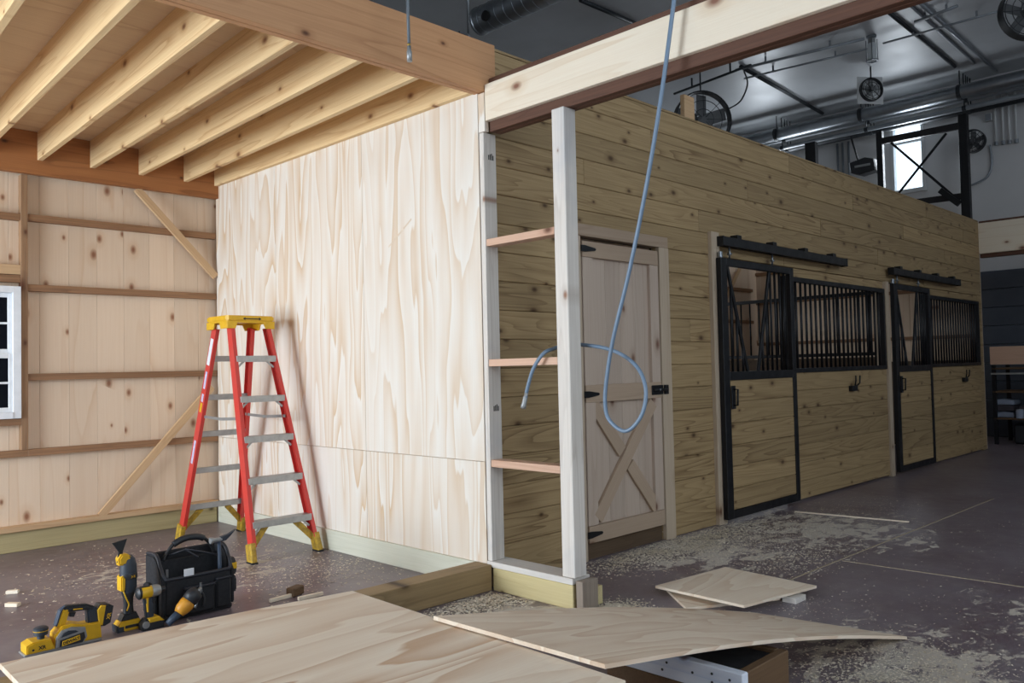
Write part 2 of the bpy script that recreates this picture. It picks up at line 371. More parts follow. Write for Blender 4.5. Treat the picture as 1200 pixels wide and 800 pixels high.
# ------------------------------------------------------------------ the shell
CEIL, XE, XL, YR, YB = 6.0, 12.0, -7.5, -8.0, 6.2
floor = tag(B('floor', (XL, XE), (YR, YB), (-.12, 0), 'floor', None, 0), 'dusty grey-brown concrete floor slab with saw-cut joints', 'floor', kind='structure')
for p0, p1 in (((1.05, -1.235), (5.2, -1.30)), ((1.98, -1.27), (2.02, -3.4))):
    bar('joint', (p0[0], p0[1], .0008), (p1[0], p1[1], .0008), .012, .0024, 'dust', floor, (0, 0, 1), 0)
tag(B('ceiling', (XL, XE), (YR, YB), (CEIL, CEIL+.1), 'ceil', None, 0), 'dark grey metal ceiling high above the stalls', 'ceiling', kind='structure')
def wall_with_holes(name, axis, pos, a0, a1, z0, z1, holes, mat, label, thick=.15):
    """one mesh: wall plane with rectangular holes, built from a grid of cells"""
    As = sorted({a0, a1, *[h[0] for h in holes], *[h[1] for h in holes]}); Zs = sorted({z0, z1, *[h[2] for h in holes], *[h[3] for h in holes]})
    bm = bmesh.new()
    for i in range(len(As)-1):
        for j in range(len(Zs)-1):
            ca, cz = (As[i]+As[i+1])/2, (Zs[j]+Zs[j+1])/2
            if any(h[0] < ca < h[1] and h[2] < cz < h[3] for h in holes): continue
            da, dz = As[i+1]-As[i], Zs[j+1]-Zs[j]
            mtx = Matrix.Translation((pos, ca, cz) if axis == 'x' else (ca, pos, cz)) @ Matrix.Diagonal(((thick, da, dz, 1) if axis == 'x' else (da, thick, dz, 1)))
            bmesh.ops.create_cube(bm, size=1, matrix=mtx)
    o = link(name, mesh_from(bm, name, mat), (0, 0, 0)); return tag(o, label, 'wall', kind='structure')
# end wall with two windows
wy0, wy1, wz0, wz1 = 1.40, 1.97, 4.30, 5.50
w2 = (4.05, 4.62, 4.30, 5.50)
wall_with_holes('wall_end', 'x', XE+.075, YR, YB, 0, CEIL, [(wy0, wy1, wz0, wz1), w2], 'endwall', 'pale grey panelled end wall beyond the stalls')
wall_with_holes('wall_left', 'x', XL-.075, YR, 3.7, 0, CEIL, [(-.15, 3.05, 0, 2.9)], 'concwall', 'left side wall with wide open door bay')
wall_with_holes('wall_rear', 'y', YR-.075, XL, XE, 0, CEIL, [(-4.0, -.4, 0, 3.2)]+[(-5.5+4.6*k, -3.5+4.6*k, 4.35, 5.45) for k in range(4)], 'concwall', 'rear wall with added light openings behind the viewer')
tag(B('wall_far', (XL, XE), (YB, YB+.1), (0, CEIL), 'endwall', None, 0), 'high pale wall above the loft and stalls', 'wall', kind='structure')
tag(B('wall_loft', (XL-.15, XL), (3.7, YB), (0, CEIL), 'concwall', None, 0), 'left side wall above the loft', 'wall', kind='structure')
def end_window(name, y0, y1, z0, z1, label):
    o = link(name, None, (XE, (y0+y1)/2, z0)); tag(o, label, 'window', kind='structure')
    f = .05
    B('frame_stile', (XE-.03, XE+.1), (y0, y0+f), (z0, z1), 'whitepaint', o)
    B('frame_stile', (XE-.03, XE+.1), (y1-f, y1), (z0, z1), 'whitepaint', o)
    B('frame_head', (XE-.03, XE+.1), (y0+f, y1-f), (z1-f, z1), 'whitepaint', o)
    B('frame_sill', (XE-.06, XE+.1), (y0-.02, y1+.02), (z0-.04, z0+f*.6), 'whitepaint', o)
    B('meeting_rail', (XE, XE+.06), (y0+f, y1-f), (z1-.34, z1-.30), 'whitepaint', o)
    B('pane', (XE+.02, XE+.026), (y0+f, y1-f), (z0+f*.6, z1-f), 'glass', o, 0)
end_window('window_2', wy0, wy1, wz0, wz1, 'bright white-framed end wall window behind the tall steel rack')
end_window('window_3', *w2, 'end wall window mostly hidden by stall wall top edge')

# ------------------------------------------------------------------ back wall of the left bay and stalls (vertical siding, girts, braces)
YW = 3.56
wb = tag(B('wall_back', (XL, 10.05), (YW+.02, YW+.10), (0, 3.25), 'pine_z', None, 0), 'inside of vertical pine siding wall with rough girts', 'wall', kind='structure')
x = 10.03
while x > XL:
    d = .212
    # window hole in the siding
    if x-d > -2.42 and x < -1.50 and False: pass
    B('board', (x-d+.0006, x-.0006), (YW, YW+.02), (.15, 2.95), 'pine_z', wb, .0015)
    x -= d
for z in (2.555, 2.01, 1.32, .74):
    for a, b in ((-1.516, -.0),):
        B('girt', (a, b), (3.50, YW), (z-.027, z+.025), 'girt', wb)
    for a, b in ((.10, 3.3), (3.3, 6.2), (6.3, 9.65)):
        B('girt', (a, b), (3.50, YW), (z-.027, z+.025), 'girt', wb)
B('girt', (XL, -1.563), (3.50, YW), (2.525, 2.575), 'girt', wb); B('girt', (XL, -1.516), (3.505, YW), (.713, .765), 'girt', wb)
B('stud', (-1.563, -1.516), (3.49, YW), (.765, 2.88), 'girt_z', wb)
B('window_header', (-2.45, -1.563), (3.50, YW), (2.105, 2.18), 'pine_x', wb); B('window_header', (-2.45, -1.563), (3.50, YW), (2.045, 2.100), 'girt', wb)
B('window_sill_rail', (-2.45, -1.563), (3.49, YW), (.955, 1.005), 'girt', wb)
bar('brace', (-.70, 3.485, 2.885), (-.015, 3.485, 2.185), .062, .028, 'pine_x', wb, (0, 1, 0))
bar('brace', (-1.0, 3.485, .19), (-.06, 3.485, 1.20), .062, .028, 'pine_x', wb, (0, 1, 0))
bar('brace', (9.2, 3.485, 2.9), (8.3, 3.485, 1.9), .062, .028, 'pine_x', wb, (0, 1, 0))
B('sill_plank', (XL, -.015), (3.47, YW), (.155, .195), 'pine_x', wb)
B('sill_beam', (XL, -.015), (3.50, YW), (0, .155), 'sill_x', wb, .004)
def added_stall_window(name, xa, xb, label):  # unseen window, added to give the stall fill lamp a place
    o = link(name, None, ((xa+xb)/2, 3.47, 1.32)); tag(o, label, 'window', kind='structure')
    za, zb = 1.345, 2.16
    B('frame_stile', (xa, xa+.05), (3.42, 3.49), (za, zb), 'whitevinyl', o); B('frame_stile', (xb-.05, xb), (3.42, 3.49), (za, zb), 'whitevinyl', o)
    B('frame_head', (xa+.05, xb-.05), (3.42, 3.49), (zb-.05, zb), 'whitevinyl', o); B('frame_sill', (xa+.05, xb-.05), (3.41, 3.49), (za, za+.05), 'whitevinyl', o)
    B('meeting_rail', (xa+.05, xb-.05), (3.43, 3.48), (1.73, 1.77), 'whitevinyl', o)
    B('pane', (xa+.05, xb-.05), (3.45, 3.456), (za+.05, zb-.05), 'frost', o, 0)
added_stall_window('added_window_near', 3.98, 4.82, 'added white window in the back of the nearer stall'); added_stall_window('added_window_far', 7.48, 8.32, 'added white window in the back of the farther stall')
# ledger beam that carries the far joist ends
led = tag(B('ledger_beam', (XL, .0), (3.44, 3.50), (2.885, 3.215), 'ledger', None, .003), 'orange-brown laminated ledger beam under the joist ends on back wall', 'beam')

# window_1 in the back wall (only its right edge is in view)
w1 = link('window_1', None, (-1.97, 3.5, 1.005)); tag(w1, 'white double-hung window with dark panes in the pine siding', 'window', kind='structure')
X0, X1, Z0, Z1 = -2.37, -1.568, 1.008, 2.012
B('frame_stile', (X0, X0+.055), (3.47, YW), (Z0, Z1), 'whitevinyl', w1); B('frame_stile', (X1-.055, X1), (3.47, YW), (Z0, Z1), 'whitevinyl', w1)
B('frame_head', (X0+.055, X1-.055), (3.47, YW), (Z1-.05, Z1), 'whitevinyl', w1); B('frame_sill', (X0+.055, X1-.055), (3.465, YW), (Z0, Z0+.05), 'whitevinyl', w1)
for nm, a, b, y in (('lower_sash', Z0+.05, 1.50, 3.485), ('upper_sash', 1.50, Z1-.05, 3.505)):
    s = link(nm, None, (-1.97, y, a), w1)
    B('sash_stile', (X0+.055, X0+.095), (y, y+.03), (a, b), 'whitevinyl', s); B('sash_stile', (X1-.082, X1-.055), (y, y+.03), (a, b), 'whitevinyl', s)
    B('sash_rail', (X0+.095, X1-.082), (y, y+.03), (a, a+.035), 'whitevinyl', s); B('sash_rail', (X0+.095, X1-.082), (y, y+.03), (b-.035, b), 'whitevinyl', s)
    B('pane', (X0+.095, X1-.082), (y+.012, y+.018), (a+.035, b-.035), 'dark_pane', s, 0)
    zm = (a+b)/2
    B('muntin', (X0+.095, X1-.082), (y+.002, y+.012), (zm-.008, zm+.008), 'whitevinyl', s, 0)
    for k in (1, 2):
        xm = X0+.095 + k*(X1-.082-X0-.095)/3
        B('muntin', (xm-.008, xm+.008), (y+.001, y+.011), (a+.035, b-.035), 'whitevinyl', s, 0)

# ------------------------------------------------------------------ left bay joists and deck
lf = tag(B('ceiling_loft', (XL, .02), (-.05, 3.55), (3.222, 3.24), 'deck', None, 0), 'underside of plywood loft deck carried on pale joists', 'ceiling', kind='structure')
for i in range(19):
    xn, xf = -.045-.386*i, .085-.382*i
    if i == 0: xn = xf = -.0205
    if xn < XL+.1: break
    bar('joist', (xn, .035, 3.092), (xf, 3.44, 3.117), .038, .245, 'pine_j', lf, (0, 0, 1))
xx = XL
while xx < -.1:
    B('deck_panel', (xx+.002, min(xx+1.218, .0)), (.04, 3.5), (3.214, 3.222), 'deck', lf, 0); xx += 1.22

# ------------------------------------------------------------------ header beams
hb = thing('header_beam', 'orange-brown laminated header beam carrying the loft joists', 'beam', (-3, .0, 2.96))
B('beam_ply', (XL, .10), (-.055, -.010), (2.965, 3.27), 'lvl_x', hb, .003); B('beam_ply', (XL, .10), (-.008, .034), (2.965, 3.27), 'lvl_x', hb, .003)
hr = thing('header_beam', 'long aisle header beam faced with a pale knotty board', 'beam', (.06, -4, 2.73))
B('face_board', (-.0, .034), (YR+.02, -.06), (2.785, 3.005), 'white_y', hr, .003)
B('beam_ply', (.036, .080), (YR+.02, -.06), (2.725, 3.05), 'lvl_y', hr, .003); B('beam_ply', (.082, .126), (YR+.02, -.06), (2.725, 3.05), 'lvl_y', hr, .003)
hf = thing('header_beam', 'pale wood header beam at the far end of the stall wall', 'beam', (9.87, -2, 2.75))
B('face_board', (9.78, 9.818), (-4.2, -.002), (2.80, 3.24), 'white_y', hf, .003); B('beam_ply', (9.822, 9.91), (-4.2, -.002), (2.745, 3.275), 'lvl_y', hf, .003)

# ------------------------------------------------------------------ plywood partition wall
wc = tag(B('wall_partition', (.014, .09), (.02, 3.5), (.0, 3.2), 'pine_z', None, 0), 'pale plywood sheeted partition wall of the left bay', 'wall', kind='structure')
for a, b in ((.004, 1.2205), (1.2235, 2.44), (2.443, 3.495)):
    B('plywood_panel', (0, .013), (a, b), (.752, 3.02), 'ply_z', wc, .0012)
for a, b in ((.004, 1.2205), (1.2235, 2.44), (2.443, 3.495)):
    B('plywood_panel', (0, .013), (a, b), (.148, .749), 'ply_z', wc, .0012)
B('sill_board', (-.012, .013), (.02, 3.49), (0, .147), 'sill_y', wc, .003)
bar('scrape', (-.0006, .92, 2.145), (-.0006, .665, 2.30), .012, .0012, 'ply_y', wc, (1, 0, 0), 0)
# curb along the front of the left bay
tag(B('sill_curb', (XL, -.004), (-.04, .10), (0, .15), 'curb', None, .004), 'brown treated timber curb running left from the plywood corner', 'curb')

# ------------------------------------------------------------------ stub wall frame at the corner
fr = thing('stud_frame', 'open stud frame of whitish lumber standing at the plywood corner', 'frame', (.06, -.34, 0))
B('sill_beam', (.0, .14), (-.665, -.045), (0, .132), 'curb_y', fr, .004)
B('bottom_plate', (-.004, .14), (-.668, -.0), (.134, .168), 'stud_y', fr)
B('stud', (-.002, .10), (-.044, -.006), (.17, 2.72), 'stud_z', fr)
po = B('post', (-.002, .098), (-.684, -.594), (.17, 2.724), 'stud_z', fr, .004)
for zz, hh in ((2.56, .05), (1.05, .05)):
    for k in range(4): B('grade_stamp', (.035+k*.012, .035+k*.012+.007), (-.0452, -.044), (zz, zz+hh*(.6+.1*(k % 3))), 'print', fr, 0)
B('post_foot', (.0, .13), (-.735, -.688), (0, .16), 'greywood', fr, .003)
B('block_foot', (.145, .21), (-.70, -.62), (0, .10), 'curb_y', fr, .003)
for z in (2.055, 1.338, .744): B('blocking', (.002, .09), (-.592, -.046), (z-.021, z+.021), 'block_y', fr)
B('top_block', (.0, .034), (-.055, .0), (2.725, 2.96), 'ply_z', fr)

# ------------------------------------------------------------------ stall wall: tongue-and-groove boards
XS0, XS1, ZT, DZ = .102, 9.80, 3.262, .178
XA2, XB2 = ony(842, 400, -.04).x, ony(932.5, 400, -.085).x          # near sliding door
XA3, XB3 = ony(1045, 400, -.04).x, ony(1092, 400, -.085).x          # far sliding door
JX = ony(1036.5, 400, -.0).x; GE = ony(1149, 400, -.022).x
OPEN = [(.93, 1.80, 0, 2.19), (2.66, JX, 0, 2.19), (XA3-.01, GE, 0, 2.19)]
def backing():
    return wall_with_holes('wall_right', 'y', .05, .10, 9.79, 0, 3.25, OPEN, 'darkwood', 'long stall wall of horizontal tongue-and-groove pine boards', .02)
wr = backing()
row = 0; z1 = ZT
while z1 > .03:
    z0 = max(z1-DZ, .0); zc = (z0+z1)/2
    segs = [(XS0, XS1)]
    for a, b, c, d in OPEN:
        if c < zc < d:
            ns = []
            for s0, s1 in segs:
                if s1 <= a or s0 >= b: ns.append((s0, s1)); continue
                if s0 < a: ns.append((s0, a))
                if s1 > b: ns.append((b, s1))
            segs = ns
    cuts = [((row*1.43) % 3.66)+.35 + k*3.66 for k in range(-1, 4)]
    for s0, s1 in segs:
        pts = [s0]+[c for c in cuts if s0+.3 < c < s1-.3]+[s1]
        for k in range(len(pts)-1):
            B('board', (pts[k]+.0006, pts[k+1]-.0006), (-.0, .038), (z0+.001, z1-.001), 'tg', wr, .005)
    z1 -= DZ; row += 1
B('cap_board', (XS0, XS1), (.002, .09), (3.264, 3.282), 'tg', wr)
tag(B('lumber_stub', (2.352, 2.50), (.065, .105), (3.284, 3.50), 'pine_x', None), 'short upright lumber stub sticking up above the stall wall', 'lumber')
# end face / jambs
B('jamb', (2.535, 2.655), (-.035, .10), (0, 2.385), 'tg_z', wr, .003)
B('jamb', (JX+.002, XA3-.012), (-.035, .10), (0, 2.19), 'tg_z', wr, .003)
B('corner_board', (9.80, 9.82), (0, .12), (0, 3.26), 'tg_z', wr)

# ------------------------------------------------------------------ X-braced door (door_1)
d1 = link('door_1', None, (1.36, -.02, 0)); tag(d1, 'pale pine cross-braced barn door with black hinges and latch', 'door', kind='structure')
DX0, DX1, DZ0, DZ1 = .915, 1.79, .118, 2.158
n = 4; wd = (DX1-.10-DX0-.10)/n
for k in range(n): B('panel_board', (DX0+.10+k*wd+.001, DX0+.10+(k+1)*wd-.001), (.004, .022), (.2, 2.06), 'door_z', d1, .003)
B('stile', (DX0, DX0+.105), (-.022, .018), (.232, 2.048), 'door_z', d1); B('stile', (DX1-.105, DX1), (-.022, .018), (.232, 2.048), 'door_z', d1)
B('top_rail', (DX0, DX1), (-.024, .018), (2.05, DZ1), 'door_x', d1)
B('middle_rail', (DX0, DX1), (-.026, .003), (1.06, 1.178), 'door_x', d1)
B('bottom_rail', (DX0, DX1), (-.026, .018), (DZ0, .23), 'door_x', d1)
bar('brace', (DX0+.10, -.0105, .27), (DX1-.10, -.0105, 1.03), .098, .025, 'door_x', d1, (0, 1, 0))
cxm, czm = (DX0+DX1)/2, .65
for s in (-1, 1):
    dv = V(DX1-DX0-.2, 0, -.76).normalized()
    bar('brace', (cxm+s*dv.x*.065, -.0085, czm+s*dv.z*.065), (cxm+s*dv.x*.535, -.0085, czm+s*dv.z*.535), .098, .021, 'door_x', d1, (0, 1, 0))
B('casing', (DX1+.012, 1.925), (-.03, .04), (0, 2.19), 'tg_z', d1, .003); B('casing', (.78, DX0-.012), (-.02, .0), (0, 2.19), 'tg_z', d1, .003)
B('head_casing', (.78, 1.925), (-.026, .04), (2.19, 2.272), 'door_x', d1, .003)
for z in (2.105, 1.115, .176):
    h = prism('strap_hinge', [(DX0-.02, z-.022), (DX0+.02, z-.022), (DX0+.125, z-.009), (DX0+.135, z), (DX0+.125, z+.009), (DX0+.02, z+.022), (DX0-.02, z+.022)], 'y', -.036, -.027, 'black', d1, .001)
lt = B('latch_plate', (1.66, 1.80), (-.036, -.027), (1.085, 1.155), 'black', d1)
tube('latch_bolt', [(1.67, -.046, 1.12), (1.835, -.046, 1.12)], .010, 'black', lt)
B('latch_keep', (1.81, 1.85), (-.05, -.03), (1.085, 1.155), 'black', lt)
lathe('latch_knob', [(.0, -.02), (.009, -.016), (.009, 0)], (1.735, -.04, 1.12), 'steel', lt, 'y', 12)
B('threshold_kick', (.93, 1.80), (.012, .05), (0, .112), 'darkwood', d1)

# ------------------------------------------------------------------ sliding stall doors, grilles, tracks
def sliding_door(name, xa, xb, label):
    o = link(name, None, ((xa+xb)/2, -.07, 0)); tag(o, label, 'door', kind='structure')
    y0, y1 = -.085, -.040; T = .07
    B('frame_stile', (xa, xa+T+.02), (y0, y1), (.04, 2.17), 'black', o); B('frame_stile', (xb-T, xb), (y0, y1), (.04, 2.17), 'black', o)
    xa2, xb2 = xa+T+.02, xb-T
    B('frame_rail', (xa2, xb2), (y0, y1), (2.11, 2.168), 'black', o); B('frame_rail', (xa2, xb2), (y0, y1), (1.165, 1.235), 'black', o); B('frame_rail', (xa2, xb2), (y0, y1), (.04, .105), 'black', o)
    for k in range(6):
        z0 = .107+k*.1763
        B('board', (xa2, xb2), (y0+.006, y1-.004), (z0+.001, z0+.1763-.001), 'tg', o, .005)
    W = xb-xa; t0, t1 = xa+.085*W+.02, xa+.665*W; b0, b1 = xa+.33*W, xa+.47*W
    yk = bar('yoke_bar', (t0, -.062, 2.115), (b0, -.062, 1.23), .03, .02, 'black', o, (0, 1, 0))
    bar('yoke_bar', (t1, -.062, 2.115), (b1, -.062, 1.23), .03, .02, 'black', o, (0, 1, 0))
    nb = 13
    for k in range(1, nb):
        xk = xa2+(xb2-xa2)*k/nb
        # bars stop at the yoke opening
        fl = (xk-t0)/(b0-t0) if b0 != t0 else 0; zl = 2.115-(.885)*fl
        fr_ = (xk-t1)/(b1-t1); zr = 2.115-.885*fr_
        ztop = 2.11
        if t0 < xk <= b0: ztop = zl
        elif b0 < xk < b1: continue
        elif b1 <= xk < t1: ztop = zr
        if ztop < 1.35: continue
        tube('bar', [(xk, -.062, 1.235), (xk, -.062, ztop)], .011, 'black', o, 8)
    hd = tube('handle', [(xa+.125, -.085, .96), (xa+.125, -.125, .96), (xa+.125, -.130, 1.09), (xa+.125, -.085, 1.09)], .009, 'black', o, 6)
    B('guide_plate', (xa+.095, xa+.155), (-.094, -.085), (.93, 1.12), 'black', o)
    for xk in (xa+.14*W, xa+.72*W):
        h = tube('hanger_bolt', [(xk, -.062, 2.17), (xk, -.062, 2.27)], .009, 'steel', o, 8)
        B('hanger_nut', (xk-.016, xk+.016), (-.078, -.046), (2.205, 2.222), 'steel', h)
    lathe('latch_pin', [(.0, 0), (.02, .0), (.02, .05), (.0, .05)], (xa+.03, -.062, 2.17), 'steel', o, 'z', 10)
    return o
def grille_panel(name, xa, xb, nb, label, hx):
    o = thing(name, label, 'stall front', ((xa+xb)/2, 0, 0), 'fixed stall fronts')
    for k in range(7):
        z0 = .02+k*.169
        B('board', (xa, xb), (-.012, .032), (z0+.001, z0+.168), 'tg', o, .005)
    B('grille_rail', (xa, xb), (-.022, .030), (1.203, 1.245), 'black', o); B('grille_rail', (xa, xb), (-.022, .030), (2.06, 2.105), 'black', o)
    B('grille_stile', (xa, xa+.04), (-.022, .030), (1.245, 2.06), 'black', o); B('grille_stile', (xb-.04, xb), (-.022, .030), (1.245, 2.06), 'black', o)
    for k in range(1, nb):
        xk = xa+.04+(xb-xa-.08)*k/nb
        tube('bar', [(xk, .004, 1.245), (xk, .004, 2.06)], .0125, 'black', o, 8)
    B('head_board', (xa, xb), (-.0, .036), (2.107, 2.189), 'tg', o, .004)
    bp = B('bucket_bracket', (hx-.07, hx+.07), (-.05, -.012), (.99, 1.045), 'black', o)
    tube('hook', [(hx+.05, -.03, 1.045), (hx+.05, -.04, 1.10), (hx+.05, -.04, 1.15)], .008, 'black', bp, 6); tube('hook', [(hx+.12, -.03, 1.05), (hx+.12, -.05, 1.07), (hx+.12, -.055, 1.15)], .008, 'black', bp, 6)
    tube('hook_bridge', [(hx+.03, -.03, 1.035), (hx+.12, -.03, 1.05)], .007, 'black', bp, 6)
    return o
def track(xa, xb, label):
    o = thing('door_track', label, 'rail', ((xa+xb)/2, -.062, 2.27), 'sliding door tracks')
    prism('rail', [(-.095, 2.272), (-.080, 2.272), (-.080, 2.30), (-.044, 2.30), (-.044, 2.272), (-.030, 2.272), (-.030, 2.345), (-.095, 2.345)], 'x', xa, xb, 'black', o, .002)
    k = 0; xk = xa+.3
    while xk < xb:
        b_ = B('bracket', (xk-.035, xk+.035), (-.07, .0), (2.346, 2.385), 'black', o); xk += .62
    for e in (xa, xb): B('end_cap', (e-.008, e+.008), (-.098, -.027), (2.268, 2.35), 'black', o)
    B('mount_board', (xa+.05, xb), (-.030, -.0), (2.275, 2.345), 'tg', o)
sliding_door('door_2', XA2, XB2, 'near sliding stall door with black bars and V opening')
sliding_door('door_3', XA3, XB3, 'far sliding stall door with black bars and V opening')
grille_panel('stall_front', XB2-.04, JX-.001, 22, 'nearer fixed stall front with vertical black bars over boards', ony(1000, 456, -.03).x)
grille_panel('stall_front', XB3-.04, GE-.001, 21, 'farther fixed stall front with vertical black bars over boards', ony(1131, 447, -.03).x)
track(ony(840, 283, -.03).x, ony(993, 309, -.095).x, 'long black door track above the nearer stall door'); track(ony(1041, 322, -.03).x, ony(1126, 335, -.095).x, 'black door track above the farther stall door')
# partitions inside the stalls
def partition(name, xp, label, bars):
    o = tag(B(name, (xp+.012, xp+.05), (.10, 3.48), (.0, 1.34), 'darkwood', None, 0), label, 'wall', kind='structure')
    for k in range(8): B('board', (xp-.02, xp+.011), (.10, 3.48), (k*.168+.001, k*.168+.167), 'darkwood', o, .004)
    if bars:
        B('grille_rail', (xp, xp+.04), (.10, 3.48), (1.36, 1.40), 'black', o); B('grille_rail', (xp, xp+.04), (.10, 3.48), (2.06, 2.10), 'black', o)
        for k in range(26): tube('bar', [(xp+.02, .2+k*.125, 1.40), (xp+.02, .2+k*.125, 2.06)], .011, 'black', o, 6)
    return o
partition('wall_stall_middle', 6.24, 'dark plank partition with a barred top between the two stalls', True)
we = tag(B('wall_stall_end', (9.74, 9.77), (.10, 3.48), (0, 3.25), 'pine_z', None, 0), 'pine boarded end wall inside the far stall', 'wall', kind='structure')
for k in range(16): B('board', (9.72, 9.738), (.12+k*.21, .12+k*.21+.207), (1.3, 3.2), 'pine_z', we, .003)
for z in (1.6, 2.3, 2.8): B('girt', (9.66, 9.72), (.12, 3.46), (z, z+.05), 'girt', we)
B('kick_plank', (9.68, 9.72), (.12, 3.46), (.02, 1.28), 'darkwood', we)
wl_ = tag(B('wall_stall_near', (2.40, 2.44), (.10, 3.48), (0, 3.25), 'pine_z', None, 0), 'pine partition wall at the near end of the stalls', 'wall', kind='structure')
kl = B('kick_plank', (2.6, 9.66), (3.40, 3.48), (.02, 1.30), 'darkwood', wb)

# ------------------------------------------------------------------ stepladder
lad = thing('stepladder', 'red fibreglass stepladder with yellow cap beside plywood wall', 'ladder', (-.345, 2.3, 0))
FZ, TZ = .0, 1.66
def lp(side, front, z):
    t = z/TZ
    x = (-.605+.075*t) if side < 0 else (-.085-.135*t)
    y = (1.725+.455*t) if front else (2.92-.50*t)
    return V(x, y, z)
def channel(name, a, b, side, mat, parent):
    d = (b-a).normalized(); xv = V(1, 0, 0); xv = (xv-d*xv.dot(d)).normalized(); yv = d.cross(xv)
    k = -side; W, D, T = .036, .026, .004
    prof = [(-.003*k, -W), (D*k, -W), (D*k, -W+T), (.003*k, -W+T), (.003*k, W-T), (D*k, W-T), (D*k, W), (-.003*k, W)]
    bm = bmesh.new(); c = (a+b)/2
    lo = [bm.verts.new(a-c+xv*p+yv*q) for p, q in prof]; hi = [bm.verts.new(b-c+xv*p+yv*q) for p, q in prof]
    bm.faces.new(lo); bm.faces.new(hi)
    for i in range(8): bm.faces.new((lo[i], lo[(i+1) % 8], hi[(i+1) % 8], hi[i]))
    return link(name, mesh_from(bm, name, mat), c, parent)
for side in (-1, 1):
    for front in (True, False):
        a, b = lp(side, front, .10), lp(side, front, TZ); d = (b-a).normalized()
        channel('rail', a, b, side, 'red', lad)
        f0, f1 = lp(side, front, 0), lp(side, front, .13)
        ft = bar('foot', f0, f1, .080, .040, 'yellowdirty', lad, (1, 0, 0), .004)
        bar('foot_pad', f0-V(0, 0, 0), f0+V(0, 0, .012), .086, .046, 'blackrub', ft, (1, 0, 0), .002)
ZS = (.262, .556, .845, 1.132, 1.428)
for i, z in enumerate(ZS):
    for front in (True, False):
        a, b = lp(-1, front, z), lp(1, front, z); a.x += .012; b.x -= .012
        if front:
            st = B('step', (a.x, b.x), (a.y-.042, a.y+.042), (z-.012, z+.012), 'alu', lad, .002)
            B('step_lip', (a.x, b.x), (a.y-.046, a.y-.040), (z-.034, z+.012), 'alu', st, .001)
            for s, e in ((1, a), (-1, b)):
                bar('step_brace', (e.x+s*.075, e.y-.02, z-.02), (e.x+s*.012, e.y-.03, z-.075), .016, .003, 'alu', st, (0, 1, 0), .001)
        else:
            B('rear_bar', (a.x, b.x), (a.y-.014, a.y+.014), (z-.022, z+.022), 'alu', lad, .003)
for front in (True, False):
    for side in (-1, 1):
        e = lp(side, front, .13); t = lp(side, front, .25)
        bar('corner_brace', (e.x-side*.012, e.y, .10), (t.x-side*.14, t.y, .245), .045, .010, 'yellowdirty', lad, (0, 1, 0), .002)
for side in (-1, 1):
    a, b = lp(side, True, .985), lp(side, False, .985); m_ = (a+b)/2; m_.z -= .012
    s1 = bar('spreader', a-V(side*.02, 0, 0), m_-V(side*.02, 0, 0), .022, .004, 'greymetal', lad, (1, 0, 0), .001)
    bar('spreader', m_-V(side*.02, 0, 0), b-V(side*.02, 0, 0), .022, .004, 'greymetal', lad, (1, 0, 0), .001)
cp = prism('cap', [(-.555, 2.135), (-.195, 2.135), (-.180, 2.16), (-.180, 2.46), (-.21, 2.485), (-.545, 2.485), (-.57, 2.46), (-.57, 2.16)], 'z', 1.700, 1.742, 'yellow', lad, .008, 2)
prism('cap_skirt', [(-.565, 1.702), (-.565, 1.645), (-.500, 1.645), (-.485, 1.688), (-.275, 1.688), (-.255, 1.645), (-.185, 1.645), (-.185, 1.702)], 'y', 2.137, 2.152, 'yellow', cp, .002)
prism('cap_skirt', [(-.565, 1.702), (-.565, 1.645), (-.500, 1.645), (-.485, 1.688), (-.275, 1.688), (-.255, 1.645), (-.185, 1.645), (-.185, 1.702)], 'y', 2.468, 2.483, 'yellow', cp, .002)
for xx in (-.566, -.196): prism('cap_cheek', [(2.15, 1.70), (2.47, 1.70), (2.47, 1.645), (2.37, 1.645), (2.35, 1.69), (2.27, 1.69), (2.25, 1.645), (2.15, 1.645)], 'x', xx, xx+.012, 'yellow', cp, .002)
# maker's mark on the cap: a bar with an arrow head at each end
prism('cap_mark', [(-.445, 1.718), (-.425, 1.729), (-.425, 1.722), (-.315, 1.722), (-.315, 1.729), (-.295, 1.718), (-.315, 1.707), (-.315, 1.714), (-.425, 1.714), (-.425, 1.707)], 'y', 2.1335, 2.1349, 'print', cp, 0)
def rail_sticker(z0, z1, mat, w_=.05):
    a, b = lp(-1, False, z0), lp(-1, False, z1)
    bar('sticker', a+V(-.0045, 0, 0), b+V(-.0045, 0, 0), w_, .001, mat, lad, (1, 0, 0), 0)
rail_sticker(1.38, 1.58, 'paper', .045); rail_sticker(1.20, 1.33, 'lilac', .03); rail_sticker(.62, .80, 'lilac', .03); rail_sticker(1.02, 1.09, 'yellow', .03); rail_sticker(1.10, 1.16, 'lilac', .03)

# ------------------------------------------------------------------ tools on the floor
# hand planer, lying along x, its side to the viewer
pl = thing('power_planer', 'yellow and grey cordless hand planer lying on the concrete', 'planer', (-2.045, .83, 0)); pl.scale = (.91, .91, .91); pl.location.x -= .016
def px_(x, z): return (x, z)
yf, yb = .775, .885
B('sole', (-2.245, -1.87), (yf, yb), (.0, .012), 'greymetal', pl, .003)
prism('front_shoe', [(-2.235, .012), (-2.235, .055), (-2.205, .068), (-2.120, .066), (-2.10, .012)], 'y', yf-.004, yb, 'yellow', pl, .006, 2)
kn = lathe('depth_knob', [(.0, 0), (.018, .0), (.018, .018), (.034, .022), (.034, .040), (.031, .042), (.036, .045), (.036, .055), (.028, .062), (.0, .063)], (-2.155, .825, .066), 'toolgrey', pl, 'z', 20)
lathe('knob_ring', [(.0345, .0), (.0365, .001), (.0365, .004), (.0345, .005)], (-2.155, .825, .107), 'yellow', kn, 'z', 20)
